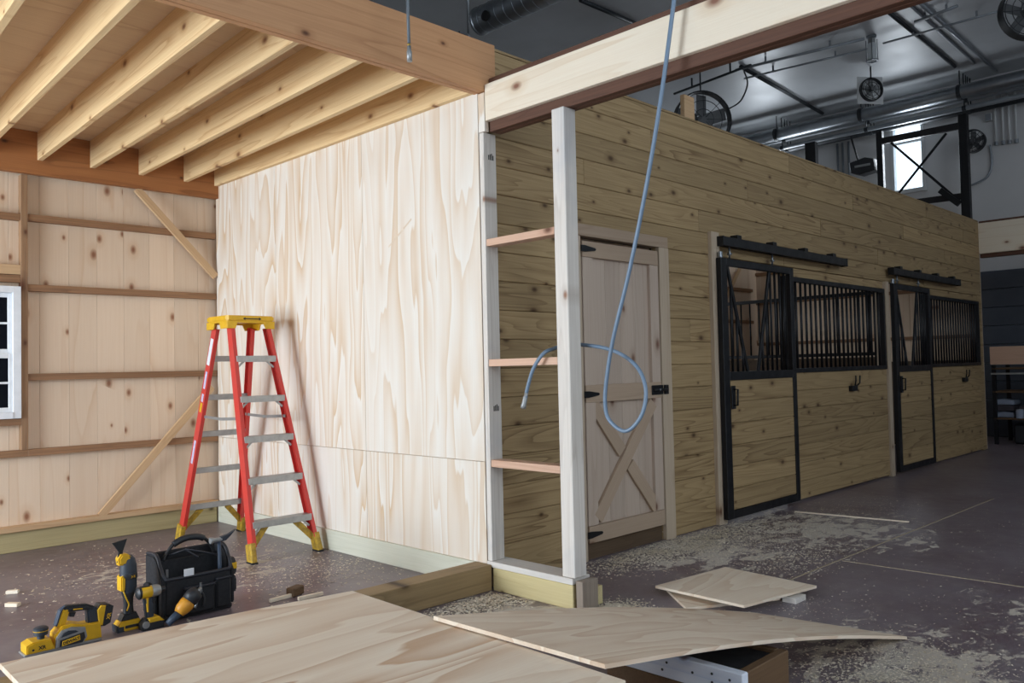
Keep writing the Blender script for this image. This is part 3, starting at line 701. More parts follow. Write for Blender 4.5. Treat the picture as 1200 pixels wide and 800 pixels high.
prism('main_body', [(-2.105, .012), (-2.095, .080), (-2.06, .115), (-2.01, .118), (-1.955, .100), (-1.87, .096), (-1.865, .012)], 'y', yf+.010, yb, 'yellow', pl, .006, 2)
bc = prism('belt_cover', [(-2.10, .014), (-2.096, .065), (-2.07, .098), (-2.02, .106), (-1.955, .092), (-1.945, .040), (-1.965, .014)], 'y', yf-.012, yf+.010, 'greymetal', pl, .005, 2)
prism('cover_inset', [(-2.085, .018), (-2.082, .052), (-1.962, .070), (-1.957, .040), (-1.97, .018)], 'y', yf-.016, yf-.011, 'charcoal', bc, .002)
prism('vent_arch', [(-2.078, .064), (-2.066, .084), (-2.04, .094), (-2.005, .088), (-1.99, .078)], 'y', yf-.015, yf-.011, 'toolgrey', bc, .002)
prism('name_plate', [(-2.072, .020), (-2.070, .046), (-1.985, .060), (-1.983, .033)], 'y', yf-.019, yf-.015, 'yellow', bc, .001)
text('lettering', 'DEWALT', (-2.0275, yf-.0195, .0395), (math.radians(90), math.radians(-9), 0), .0205, 'print', bc, .0005, .0006)
text('lettering', 'XR', (-2.163, yf-.0048, .034), (math.radians(90), 0, 0), .026, 'print', pl, .0005, .0008)
lathe('screw', [(.0, -.002), (.006, -.001), (.006, .002)], (-2.205, yf-.004, .030), 'charcoal', pl, 'y', 10)
prism('handle_front', [(-2.085, .105), (-2.058, .190), (-2.035, .205), (-2.015, .196), (-2.022, .170), (-2.038, .112)], 'y', .808, .852, 'yellow', pl, .010, 2)
prism('handle_pad', [(-2.092, .118), (-2.068, .196), (-2.040, .212), (-2.052, .190), (-2.078, .112)], 'y', .812, .848, 'bluebit', pl, .006)
prism('handle_grip', [(-2.052, .202), (-2.030, .214), (-1.93, .200), (-1.895, .182), (-1.885, .150), (-1.905, .148), (-1.925, .168), (-2.01, .176), (-2.03, .180)], 'y', .806, .854, 'charcoal', pl, .010, 2)
prism('grip_stripe', [(-2.005, .186), (-2.0, .192), (-1.955, .186), (-1.955, .180)], 'y', .8045, .807, 'yellow', pl, .001)
prism('trigger', [(-2.018, .172), (-1.985, .168), (-1.995, .145), (-2.016, .150)], 'y', .816, .844, 'charcoal', pl, .003)
prism('handle_rear', [(-1.928, .090), (-1.932, .160), (-1.905, .178), (-1.875, .172), (-1.868, .095)], 'y', .802, .858, 'toolgrey', pl, .008, 2)
bt = prism('battery', [(-1.872, .070), (-1.886, .165), (-1.868, .190), (-1.822, .180), (-1.798, .165), (-1.815, .078), (-1.845, .066)], 'y', .792, .868, 'charcoal', pl, .008, 2)
prism('battery_side', [(-1.876, .080), (-1.884, .160), (-1.866, .184), (-1.840, .178), (-1.858, .074)], 'y', .7895, .8705, 'yellow', bt, .003)
text('lettering', 'XR', (-1.826, .7905, .118), (math.radians(90), math.radians(-75), 0), .026, 'yellow', bt, .0005, .0006)

# oscillating multi-tool standing on its battery
ot = thing('oscillating_tool', 'slate and yellow oscillating multi-tool standing upright on its battery', 'power tool', (-1.742, .865, 0), local=True)
bt = prism('battery', [(-.060, .0), (-.066, .030), (-.050, .052), (.044, .052), (.058, .030), (.056, .0)], 'y', -.038, .038, 'yellow', ot, .006, 2)
prism('battery_base', [(-.068, .0), (-.070, .034), (-.030, .034), (-.030, .0)], 'y', -.040, .040, 'toolgrey', bt, .006, 2)
B('battery_band', (-.03, .05), (-.0405, .0405), (.014, .030), 'charcoal', bt, .003)
prism('shoe', [(-.046, .053), (-.030, .084), (.030, .088), (.046, .053)], 'y', -.032, .032, 'charcoal', ot, .006, 2)
lathe('grip', [(.026, .085), (.023, .12), (.025, .16), (.034, .19)], (0, 0, 0), 'charcoal', ot, 'z', 20, 1, .95)
bd = lathe('motor_body', [(.034, .19), (.041, .215), (.042, .30), (.040, .33), (.033, .36), (.018, .378), (.0, .38)], (.001, 0, 0), 'toolgrey', ot, 'z', 24, 1, .95)
lathe('body_band', [(.0425, .258), (.0437, .262), (.0437, .284), (.0425, .288)], (.001, 0, 0), 'charcoal', bd, 'z', 24, 1, .95)
prism('side_panel', [(-.045, .205), (-.045, .275), (-.036, .282), (-.020, .27), (-.022, .215), (-.034, .20)], 'y', -.034, .034, 'yellow', ot, .006, 2)
tube('yellow_trim', smoothpts([(-.030, -.020, .20), (-.018, -.027, .16), (-.006, -.025, .13), (-.016, -.024, .10)], 5), .0035, 'yellow', ot, 6)
hdp = prism('gear_head', [(-.050, .335), (-.056, .368), (-.040, .392), (-.008, .390), (.012, .370), (-.005, .335)], 'y', -.028, .028, 'yellow', ot, .008, 2)
bl = prism('blade', [(-.055, .350), (-.048, .405), (-.078, .452), (-.005, .464), (-.026, .405), (-.028, .385), (-.040, .345)], 'y', -.006, .006, 'blackrub', ot, .0015)
text('lettering', 'XR', (.012, -.0395, .272), (math.radians(90), 0, math.radians(10)), .018, 'yellow', bd, .0005, .0003)

# impact driver, nose to the right
im = thing('impact_driver', 'small yellow and black impact driver standing beside the tool bag', 'power tool', (-1.664, .785, 0), local=True)
lathe('motor_housing', [(.0, -.062), (.024, -.060), (.030, -.052), (.031, .004), (.029, .008)], (0, 0, .190), 'yellow', im, 'x', 20)
lathe('rear_cap', [(.0, -.068), (.022, -.066), (.0315, -.058), (.0318, -.048), (.031, -.046)], (0, 0, .190), 'charcoal', im, 'x', 20)
B('top_stripe', (-.05, .0), (-.012, .012), (.214, .224), 'charcoal', im, .004)
nz = lathe('gear_nose', [(.030, .008), (.031, .014), (.030, .040), (.024, .052), (.014, .056), (.0, .057)], (0, 0, .190), 'greymetal', im, 'x', 20)
lathe('chuck_collar', [(.013, .056), (.0135, .076), (.009, .080), (.0, .080)], (0, 0, .190), 'charcoal', nz, 'x', 16)
prism('grip', [(-.034, .165), (-.022, .052), (.020, .052), (.012, .105), (.016, .165)], 'y', -.018, .018, 'toolgrey', im, .009, 2)
prism('grip_front', [(.010, .162), (.030, .150), (.024, .128), (.008, .132)], 'y', -.011, .011, 'charcoal', im, .003)
prism('yellow_trim', [(-.024, .162), (-.018, .09), (-.012, .09), (-.012, .162)], 'y', -.0186, .0186, 'yellow', im, .001)
bt = prism('battery', [(-.046, .0), (-.050, .030), (-.030, .056), (.030, .058), (.064, .030), (.060, .0)], 'y', -.034, .034, 'charcoal', im, .007, 2)
prism('battery_top', [(-.020, .036), (-.016, .060), (.036, .062), (.062, .036)], 'y', -.0355, .0355, 'yellow', bt, .004)
lathe('belt_clip', [(.0, -.004), (.018, -.002), (.018, .004)], (-.032, -.036, .032), 'greymetal', bt, 'y', 14)

# open tool bag
tb = thing('tool_bag', 'open black nylon tool bag with an arched carry handle', 'bag', (-1.385, .93, 0))
bx0, bx1, by0, by1 = -1.575, -1.195, .82, 1.04
B('bottom', (bx0, bx1), (by0, by1), (0, .03), 'blackrub', tb, .008)
B('front_panel', (bx0+.01, bx1-.01), (by0, by0+.02), (.03, .215), 'bagcloth', tb, .006)
B('back_panel', (bx0+.01, bx1-.01), (by1-.02, by1), (.03, .335), 'bagcloth', tb, .006)
side = [(by0, .03), (by0, .215), (by0+.03, .255), (by0+.07, .315), (by0+.11, .335), (by1, .335), (by1, .03)]
for xx in (bx0-.012, bx1-.010): prism('side_panel', side, 'x', xx, xx+.022, 'bagcloth', tb, .006, 2)
tube('rim_piping', smoothpts([(bx0, by1, .338), (bx0, by0+.10, .338), (bx0, by0+.04, .275), (bx0+.01, by0+.008, .226), (bx0+.05, by0+.004, .219), (bx1-.05, by0+.004, .219), (bx1-.01, by0+.008, .226), (bx1, by0+.04, .275), (bx1, by0+.10, .338), (bx1, by1, .338)], 6), .010, 'bagtrim', tb, 8)
B('divider', (bx0+.02, bx1-.02), (.945, .955), (.03, .30), 'bagcloth', tb, .004)
hd = tube('handle', smoothpts([(bx0+.05, .95, .30), (bx0+.075, .95, .345), (bx0+.12, .95, .388), (bx0+.20, .95, .402), (bx0+.27, .95, .390), (bx0+.315, .95, .345), (bx0+.335, .95, .30)], 6), .010, 'blackrub', tb, 8)
tube('handle_grip', smoothpts([(bx0+.105, .95, .378), (bx0+.15, .95, .397), (bx0+.20, .95, .403), (bx0+.25, .95, .397), (bx0+.275, .95, .385)], 5), .018, 'charcoal', hd, 10)
pk = B('front_pocket', (bx0+.10, bx1-.11), (by0-.03, by0), (.02, .16), 'bagcloth', tb, .012); B('pocket_rim', (bx0+.10, bx1-.11), (by0-.034, by0), (.155, .168), 'bagtrim', pk, .004)
pk = B('front_pocket', (bx1-.105, bx1-.015), (by0-.024, by0), (.02, .18), 'bagcloth', tb, .012); B('pocket_rim', (bx1-.105, bx1-.015), (by0-.028, by0), (.174, .186), 'bagtrim', pk, .004)
for yy in (.90, .975):
    B('side_pocket', (bx0-.04, bx0-.012), (yy-.034, yy+.034), (.03, .19), 'bagcloth', tb, .010)
B('name_patch', (bx0+.105, bx0+.160), (by0-.006, by0-.001), (.222, .262), 'paper', tb, .002)
tube('strap', [(bx0+.07, .952, .32), (bx0+.15, .90, .35), (bx0+.20, .85, .305)], .005, 'bagtrim', tb, 6)
tube('strap', [(bx0+.15, .90, .352), (bx0+.24, .88, .325), (bx0+.31, .86, .30)], .005, 'bagtrim', tb, 6)
# things carried by the bag
hm = thing('claw_hammer', 'claw hammer standing head-up in the right end of the tool bag', 'hammer', (-1.245, .865, .03))
tube('handle', [(-1.243, .858, .03), (-1.248, .858, .20), (-1.252, .858, .375)], [.013, .012, .009], 'bluebit', hm, 10)
lathe('striking_face', [(.0, -.055), (.017, -.054), (.019, -.045), (.012, -.030), (.013, .012)], (-1.25, .858, .382), 'greymetal', hm, 'x', 16)
prism('claw', [(-1.245, .370), (-1.245, .396), (-1.20, .405), (-1.155, .425), (-1.19, .392), (-1.215, .372)], 'y', .846, .870, 'toolgrey', hm, .003)
for zz, mk in ((.215, True), (.118, False)):
    tm = thing('tape_measure', 'upper tape measure clipped on the right end of the tool bag' if mk else 'lower black pouch clipped on the right end of the tool bag', 'tape measure' if mk else 'pouch', (-1.17, .93, zz-.04))
    prism('case', [(.885, zz-.048), (.885, zz+.020), (.905, zz+.045), (.955, zz+.045), (.975, zz+.020), (.975, zz-.048)], 'x', -1.183, -1.135, 'charcoal', tm, .008, 2)
    if mk: B('yellow_badge', (-1.165, -1.1335), (.8835, .92), (zz-.02, zz+.018), 'yellow', tm, .003)
    B('clip', (-1.186, -1.182), (.91, .95), (zz-.03, zz+.03), 'steel', tm, .001)
gl = thing('caulking_tool', 'amber and dark blue hand tool leaning on the tool bag front', 'hand tool', (-1.47, .745, 0)); gl.location.x -= .036; gl.location.y -= .02
tube('handle', [(-1.565, .735, .022), (-1.535, .735, .045), (-1.502, .735, .068)], [.016, .020, .021], 'bluebit', gl, 12)
tube('collar', [(-1.507, .735, .064), (-1.492, .735, .080), (-1.468, .735, .100), (-1.452, .735, .118)], [.026, .036, .040, .039], 'orange', gl, 16)
tube('body', [(-1.455, .735, .115), (-1.430, .735, .140), (-1.405, .735, .155)], [.040, .043, .036], 'charcoal', gl, 16)
tube('nozzle', [(-1.410, .735, .150), (-1.385, .74, .172)], [.012, .008], 'greymetal', gl, 10)
pr = thing('pliers', 'steel-jawed pliers hanging on the front pocket of the tool bag', 'pliers', (-1.40, .775, .06))
tube('handle', smoothpts([(-1.43, .772, .055), (-1.415, .772, .10), (-1.40, .775, .135)], 4), .007, 'steel', pr, 8)
tube('handle', smoothpts([(-1.385, .772, .055), (-1.378, .772, .10), (-1.395, .775, .135)], 4), .007, 'charcoal', pr, 8)
prism('jaw', [(-1.408, .132), (-1.388, .132), (-1.392, .185), (-1.402, .185)], 'y', .770, .780, 'steel', pr, .002)
ch = thing('steel_chisel', 'bright steel chisel in the left end of the tool bag', 'chisel', (-1.545, .85, .1))
B('blade', (-1.553, -1.538), (.852, .856), (.17, .27), 'steel', ch, .001); tube('handle', [(-1.5455, .854, .05), (-1.5455, .854, .17)], .011, 'bluebit', ch, 10)

# ------------------------------------------------------------------ plywood sheets in the foreground
ZP = .41
def sheet(name, corners, th, mat, label, nu=14, nv=6, bow=None, group=None):
    """bent sheet: corners a,b,c,d (3D, a->b is the long way), thickness th below"""
    a, b, c, d = [Vector(q) for q in corners]; o0 = a.copy()
    bm = bmesh.new(); top = []; bot = []
    for j in range(nv+1):
        rt = []; rb = []
        for i in range(nu+1):
            s, t = i/nu, j/nv
            p = (a*(1-s)+b*s)*(1-t) + (d*(1-s)+c*s)*t
            if bow: p.z += bow(s, t)
            p = p-o0
            rt.append(bm.verts.new(p)); rb.append(bm.verts.new(p-V(0, 0, th)))
        top.append(rt); bot.append(rb)
    for j in range(nv):
        for i in range(nu):
            bm.faces.new((top[j][i], top[j][i+1], top[j+1][i+1], top[j+1][i])); bm.faces.new((bot[j][i], bot[j+1][i], bot[j+1][i+1], bot[j][i+1]))
    for i in range(nu):
        bm.faces.new((top[0][i], bot[0][i], bot[0][i+1], top[0][i+1])); bm.faces.new((top[nv][i], top[nv][i+1], bot[nv][i+1], bot[nv][i]))
    for j in range(nv):
        bm.faces.new((top[j][0], top[j+1][0], bot[j+1][0], bot[j][0])); bm.faces.new((top[j][nu], bot[j][nu], bot[j+1][nu], top[j+1][nu]))
    me = mesh_from(bm, name, mat)
    return tag(link(name, me, o0), label, 'plywood', group)
sheet('plywood_sheet', [onz(0, 777, ZP), onz(413, 692, ZP), onz(733, 797, ZP), onz(0, 777, ZP)+(onz(733, 797, ZP)-onz(413, 692, ZP))], .018, 'ply_x',
      'large flat plywood sheet raised low in the foreground', 14, 6, lambda s, t: .006*math.sin(math.pi*s))
zl = ZP+.018
tipn, tipf = onz(1063, 745.5, .014), onz(884, 717.5, .014)
sheet('plywood_sheet', [onz(709, 778, zl+.002), tipn, tipf, onz(508, 721.5, zl+.002)], .014, 'ply_x',
      'bowed plywood sheet sloping from the flat sheet down to the floor', 22, 8, lambda s, t: .035*math.sin(math.pi*s)*(1-.15*t))
# supports
cr = thing('support_crate', 'low open crate with a white rail tinted daylight-blue holding up sheets', 'crate', (-.72, -1.86, 0))
cx0, cy0, cz = -.81, -2.135, .238
B('rail', (cx0, cx0+.04), (cy0, cy0+.60), (cz-.088, cz), 'daylit_wood', cr, .004)
B('side', (cx0+.042, cx0+.34), (cy0+.004, cy0+.04), (0, cz-.003), 'crate', cr, .003); B('side', (cx0+.042, cx0+.34), (cy0+.56, cy0+.598), (0, cz-.003), 'crate', cr, .003)
B('end', (cx0+.004, cx0+.036), (cy0+.004, cy0+.598), (0, cz-.09), 'crate', cr, .003); B('end', (cx0+.31, cx0+.34), (cy0+.042, cy0+.558), (0, cz-.004), 'crate', cr, .003)
B('lid', (cx0+.042, cx0+.308), (cy0+.042, cy0+.558), (cz-.03, cz-.018), 'charcoal', cr, .002)  # lid coloured dark for the shadow beneath the sloping sheet
for k, (yy, zz) in enumerate(((.05, .03), (.12, .025), (.12, .055), (.20, .04), (.31, .03), (.33, .06), (.06, .062))):
    lathe('nail', [(.0, -.002), (.005, -.0015), (.005, .002)], (cx0, cy0+yy, cz-zz), 'charcoal', cr, 'x', 8)
for xa, ya in ((-2.0, -1.35),):
    sp_ = thing('timber_stack', 'short stack of timber blocks under the flat plywood sheet', 'lumber', (xa, ya, 0))
    for k in range(4): B('block', (xa-.25, xa+.25) if k % 2 else (xa-.15, xa+.15), (ya-.15, ya+.15) if k % 2 else (ya-.30, ya+.30), (k*.098, k*.098+.0975), 'crate', sp_, .003)
# small sheets on the aisle floor
q = [onz(768, 686, .05), onz(850, 664, .035), onz(957, 686, .05), onz(872, 709, .06)]
sheet('plywood_offcut', [q[3], q[2], q[1], q[0]], .014, 'ply_x', 'rectangular plywood offcut lying on top in the aisle', 6, 6, None, 'plywood offcuts on the aisle floor')
q = [onz(781, 690, .016), onz(840, 676, .016), onz(915, 700, .016), onz(804, 712, .016)]
sheet('plywood_offcut', [q[3], q[2], q[1], q[0]], .014, 'ply_y', 'thin plywood offcut partly under the aisle sheet', 6, 6, None, 'plywood offcuts on the aisle floor')
o = tag(B('wood_block', (.86, .98), (-1.50, -1.42), (0, .03), 'stud_y', None), 'small white wood block under the aisle plywood corner', 'wood block')
tag(bar('wood_lath', (3.45, -.22, .006), (3.56, -1.13, .006), .022, .010, 'white_y', None, (0, 0, 1)), 'thin pale lath lying across the floor before the stall door', 'lath')
# scraps on the left bay floor
for i, (px, py, sx, sy, a, lb) in enumerate(((15, 693, .07, .03, .2, 'small wood scrap on the left concrete, farther of two'), (15, 708, .08, .035, -.1, 'small wood scrap on the left concrete, nearer of two'),
        (330, 700, .16, .018, .9, 'thin white lath scrap beside the timber curb'), (364, 698, .16, .018, .75, 'second white lath scrap nearer the plywood corner'))):
    p = onz(px, py, .012)
    o = tag(link('wood_scrap', boxmesh(sx, sy, .022, 'white_y', .003), (p.x, p.y, .0112)), lb, 'scrap', 'wood scraps in the left bay'); o.rotation_euler.z = a-.8
o = tag(link('wood_wedge', boxmesh(.10, .06, .05, 'crate', .006), (onz(346, 697).x, onz(346, 697).y, .0255)), 'small dark wedge of wood beside the white lath scraps', 'wedge'); o.rotation_euler.z = .4

# ------------------------------------------------------------------ air hoses
def H(px, py, X): return onx(px, py, X)
ah = thing('air_hose', 'blue-grey air hose looped over the stud frame blocking', 'hose', (.0, -.9, .95))
pts = [H(806, -130, -.07), H(790, 0, -.07), H(776, 105, -.07), H(758, 215, -.05), H(738, 315, -.02), H(720, 390, .0), H(712, 435, .02), H(709, 470, .03), H(714, 492, .04), H(733, 505, .05), H(751, 488, .07), H(757, 460, .09), H(750, 435, .11), H(733, 418, .13), H(710, 408, .145), H(684, 404, .15), H(665, 403, .14), H(650, 408, .06), H(637, 414, -.03), H(625, 432, -.05), H(618, 455, -.05), H(616, 466, -.05)]
tube('hose', pts, .0105, 'hose', ah, 10, True, 8)
c0, c1 = H(617, 460, -.05), H(613, 478, -.05)
cn = tube('coupling', [c0, c0.lerp(c1, .25), c0.lerp(c1, .3), c0.lerp(c1, .75), c0.lerp(c1, .8), c1], [.011, .011, .014, .014, .016, .016], 'greymetal', ah, 12)
ah2 = thing('air_hose', 'short grey air hose hanging straight down before the orange header', 'hose', (-.75, -.3, 2.9))
def H2(px, py): return ony(px, py, -.30)
tube('hose', [H2(477, -160), H2(477.5, 0), H2(479.5, 55)], .0085, 'hosegrey', ah2, 10)
e0, e1 = H2(479.3, 54), H2(480, 72)
tube('ferrule', [H2(479.2, 51), e0], [.009, .009], 'brass', ah2, 10); tube('coupling', [e0, e0.lerp(e1, .3), e0.lerp(e1, .35), e1], [.010, .011, .014, .014], 'greymetal', ah2, 12)

# ------------------------------------------------------------------ overhead services
# spiral duct
du = thing('spiral_duct', 'galvanised spiral duct hung beneath the ceiling above the header', 'duct', (2.9, 0, 5.05))
lathe('pipe', [(.150, -5.2), (.150, 3.03), (.158, 3.035), (.158, 3.06), (.140, 3.06), (.140, 2.6), (.0, 2.6)], (2.9, 0, 5.20), 'steel', du, 'y', 28)
for k in range(60):
    yy = 2.95-k*.135
    lathe('seam', [(.150, -.004), (.1545, -.002), (.1545, .002), (.150, .004)], (2.9, yy, 5.20), 'steel', du, 'y', 28)
lathe('side_port', [(.055, -.03), (.055, .0), (.0, .0)], (2.9-.135, 2.80, 5.14), 'print', du, 'x', 18)
for yy in (2.4, .2, -2.2):
    tube('hanger', [(2.9, yy, 5.35), (2.9, yy, CEIL)], .006, 'steel', du, 6)
hk = thing('ceiling_pulley', 'small metal sprinkler head below the duct end', 'sprinkler', ony(549, 45, 2.2), None)
pp = ony(549, 45, 2.2)
tube('stem', [pp+V(0, 0, -.02), V(pp.x, pp.y, CEIL)], .012, 'steel', hk, 8); lathe('deflector', [(.0, 0), (.045, .0), (.045, .012), (.02, .02), (.02, .06), (.0, .06)], pp+V(0, 0, -.03), 'steel', hk, 'z', 14)
B('arm', (pp.x-.12, pp.x+.02), (pp.y-.012, pp.y+.012), (pp.z+.02, pp.z+.04), 'steel', hk)
# ceiling conduits, drawn between pixel pairs on the ceiling plane
def conduit(p, q, r, mat, label, drop=.0, grp='ceiling conduits'):
    a, b = onz(*p, CEIL-drop-r), onz(*q, CEIL-drop-r); a.z = b.z = CEIL-drop-r
    o = thing('conduit', label, 'conduit', (a+b)/2, grp)
    tube('pipe', [a, b], r, mat, o, 8)
    nn = max(2, int((b-a).length/1.6))
    for k in range(nn):
        c = a.lerp(b, (k+.5)/nn)
        B('strap', (c.x-.012, c.x+.012), (c.y-.012, c.y+.012), (CEIL-drop-r, CEIL), mat, o, .002)
    return o
conduit((862, 82), (1013, 45.5), .022, 'pipe', 'thin ceiling conduit leading to the caged lamp from the left', .07)
conduit((872, 92), (1018, 57), .016, 'pipe', 'second ceiling conduit just below the lamp conduit', .07)
conduit((1035, 51), (1185, 9), .016, 'pipe', 'ceiling conduit running right from the caged lamp', .07)
conduit((868, 78), (964, 133), .03, 'darkpipe', 'dark ceiling strut running toward the hanging disc fan')
conduit((1036, 10), (1119, 78), .028, 'darkpipe', 'dark ceiling strut right of the caged lamp')
conduit((1063, 3), (1142, 74), .018, 'pipe', 'left pipe of the bright ceiling pair')
conduit((1076, 2), (1168, 84), .022, 'pipe', 'right pipe of the bright ceiling pair')
conduit((1072, 26), (1122, 7), .022, 'pipe', 'short cross pipe over the bright ceiling pair', .05)
conduit((790, 110), (880, 76), .02, 'darkpipe', 'faint ceiling strip above the disc fan', .13)
conduit((680, 0), (745, 28), .028, 'darkpipe', 'dark ceiling seam strip right of the spiral duct')
# caged lamp
lpt = onz(1021, 42, CEIL)
cl = thing('ceiling_lamp', 'caged jar lamp hanging from the grey ceiling', 'lamp', (lpt.x, lpt.y, CEIL-.35))
lathe('canopy', [(.07, 0), (.07, -.03), (.04, -.05), (.0, -.05)], (lpt.x, lpt.y, CEIL), 'steel', cl, 'z', 16)
lathe('jar', [(.0, -.36), (.055, -.355), (.062, -.30), (.062, -.13), (.04, -.10), (.0, -.10)], (lpt.x, lpt.y, CEIL), 'frost', cl, 'z', 18)
lathe('socket', [(.0, -.11), (.05, -.11), (.05, -.04), (.0, -.04)], (lpt.x, lpt.y, CEIL), 'greymetal', cl, 'z', 14)
for k in range(4):
    a = k*math.pi/2+.4; cx_, cy_ = math.cos(a)*.075, math.sin(a)*.075
    tube('cage_wire', [(lpt.x+cx_, lpt.y+cy_, CEIL-.06), (lpt.x+cx_, lpt.y+cy_, CEIL-.37)], .006, 'steel', cl, 6)
lathe('cage_ring', [(.07, -.375), (.085, -.375), (.085, -.36), (.07, -.36), (.07, -.375)], (lpt.x, lpt.y, CEIL), 'steel', cl, 'z', 18)
# fans
def fan(name, label, c, R, tilt, square=False, hang=True):
    """round fan; local y is the air axis; faces -y before rotation"""
    o = thing(name, label, 'fan', c, None, tilt, True)
    if square:
        bm = bmesh.new(); lathe('housing_ring', [(R, -.03), (R*1.1, -.03), (R*1.1, .03), (R, .03), (R, -.03)], (0, 0, 0), 'black', o, 'y', 32); bm.free()
        B('back_plate', (-R*1.28, R*1.28), (.03, .05), (-R*1.28, R*1.28), 'whitepaint', o, .006)
        for k in range(4): pass
    else:
        lathe('drum', [(R*.95, -.10), (R, -.10), (R, .02), (R*.95, .02), (R*.95, -.10)], (0, 0, 0), 'black', o, 'y', 36)
    lathe('hub', [(.0, -.07), (R*.18, -.06), (R*.2, -.02), (R*.2, .025), (.0, .025)], (0, 0, 0), 'mesh', o, 'y', 18)
    for k in range(5):
        a = k*2*math.pi/5+.3
        p0, p1 = V(math.cos(a)*R*.18, .0, math.sin(a)*R*.18), V(math.cos(a)*R*.9, .0, math.sin(a)*R*.9)
        bar('blade', p0, p1, R*.42, .008, 'mesh' if not square else 'greymetal', o, (math.sin(a)*-.35, 1, math.cos(a)*.35), .002)
    for rr in (.35, .65, .9):
        lathe('guard_ring', [(R*rr-.004, -.105), (R*rr+.004, -.105), (R*rr+.004, -.097), (R*rr-.004, -.097), (R*rr-.004, -.105)] if not square else [(R*rr-.003, -.035), (R*rr+.003, -.035), (R*rr+.003, -.029), (R*rr-.003, -.029), (R*rr-.003, -.035)], (0, 0, 0), 'charcoal', o, 'y', 28)
    for k in range(8):
        a = k*math.pi/4
        yy = -.101 if not square else -.032
        tube('guard_spoke', [(math.cos(a)*R*.1, yy, math.sin(a)*R*.1), (math.cos(a)*R*.98, yy, math.sin(a)*R*.98)], .004, 'charcoal', o, 5)
    if hang: tube('hang_rod', [(0, .0, R*.98), (0, .0, CEIL-c.z)], .012, 'darkpipe', o, 8)
    return o
fc = onx(822, 142, 7.0); fan('drum_fan', 'big black drum fan partly hidden behind the stall wall top', fc, .42, math.radians(-38))
fc = onx(1021, 105, 10.0); fan('panel_fan', 'square white panel fan with a round black rim under the ceiling', fc, .17, math.radians(-40), True)
fc = onx(1203, 16, 8.0); fan('drum_fan', 'black drum fan cut off by the right picture edge', fc, .33, math.radians(-50))
tube_pts = [onx(853, 128, 7.1), onx(868, 118, 7.3), onx(876, 98, 7.6), onz(872, 84, CEIL-.02), onz(872, 84, CEIL)]
cdn = thing('power_cable', 'dark cable drooping from the ceiling to the big drum fan', 'cable', tube_pts[0]); tube('cable', tube_pts, .012, 'darkpipe', cdn, 6, True, 6)
# main duct and pipes along the end wall
def wallpipe(X, za, r, mat, label, ya=-4.5, yb=6.0, nm='pipe_run'):
    o = thing(nm, label, 'pipe', (X, 1, za), 'pipes along the end wall')
    tube('pipe', [(X, ya, za), (X, yb, za)], r, mat, o, 16)
    for yy in (-1.1, .6, 2.2, 3.8):
        lathe('clamp', [(r, -.03), (r*1.12, -.03), (r*1.12, .03), (r, .03)], (X, yy, za), 'darkpipe', o, 'y', 16)
        tube('hanger', [(X, yy, za+r), (X, yy, CEIL)], .010, 'darkpipe', o, 6)
wallpipe(11.3, 5.64, .115, 'steel', 'thick galvanised main duct below the ceiling edge', nm='main_duct')
wallpipe(11.62, 5.60, .05, 'pipe', 'upper bright pipe behind the main duct'); wallpipe(11.5, 5.42, .04, 'pipe', 'middle pipe below the main duct')
wallpipe(11.72, 5.44, .07, 'darkpipe', 'dark insulated pipe below the main duct'); wallpipe(11.85, 5.50, .035, 'pipe', 'lowest thin pipe running tight along the end wall')
for k, pxx in enumerate((1166, 1174.5, 1182, 1190)):
    a = onx(pxx-1, 112, 11.93); b = onx(pxx+1, 166+k*-1.0, 11.93)
    o = thing('conduit_drop', ('vertical white conduit drop nearest the rack on the end wall', 'second vertical conduit drop from the rack on the end wall', 'third vertical conduit drop from the rack on the end wall', 'rightmost of four vertical conduit drops on the end wall')[k], 'conduit', b, 'conduit drops on the end wall')
    tube('pipe', [(11.93, a.y, a.z+.1), (11.93, a.y, b.z)], .017, 'whitepaint', o, 8); lathe('fitting', [(.0, -.06), (.03, -.06), (.03, .0), (.0, .0)], (11.93, a.y, b.z), 'pipe', o, 'z', 10)
o = thing('conduit_bend', 'thin conduit curling down the end wall beside the dark rack post', 'conduit', onx(1150, 210, 11.95), None)
tube('pipe', [onx(1160, 170, 11.95), onx(1162, 192, 11.95), onx(1156, 208, 11.95), onx(1138, 217, 11.95)], .02, 'pipe', o, 8, True, 6)
o = thing('junction_box', 'grey junction box on the end wall beside the conduit drops', 'box', onx(1159, 138, 11.95)); p = onx(1159, 138, 11.95)
B('box', (11.9, 11.99), (p.y-.05, p.y+.05), (p.z-.06, p.z+.06), 'whitepaint', o, .006); B('cover', (11.893, 11.9), (p.y-.045, p.y+.045), (p.z-.055, p.z+.055), 'pipe', o, .002)
for pxx, lb in ((981, 'left thin conduit on the end wall left of the heater'), (987, 'middle thin conduit on the end wall left of the heater'), (994, 'right thin conduit on the end wall left of the heater')):
    a = onx(pxx, 165, 11.96); tag(tube('conduit_drop', [(11.96, a.y, 5.4), (11.96, a.y, 3.4)], .022, 'pipe', None, 8), lb, 'conduit', 'thin end wall conduits')
wf = onx(1141, 166, 11.8); fan('wall_fan', 'small black wall fan right of the dark rack post', wf, .19, math.radians(-90), False, False)
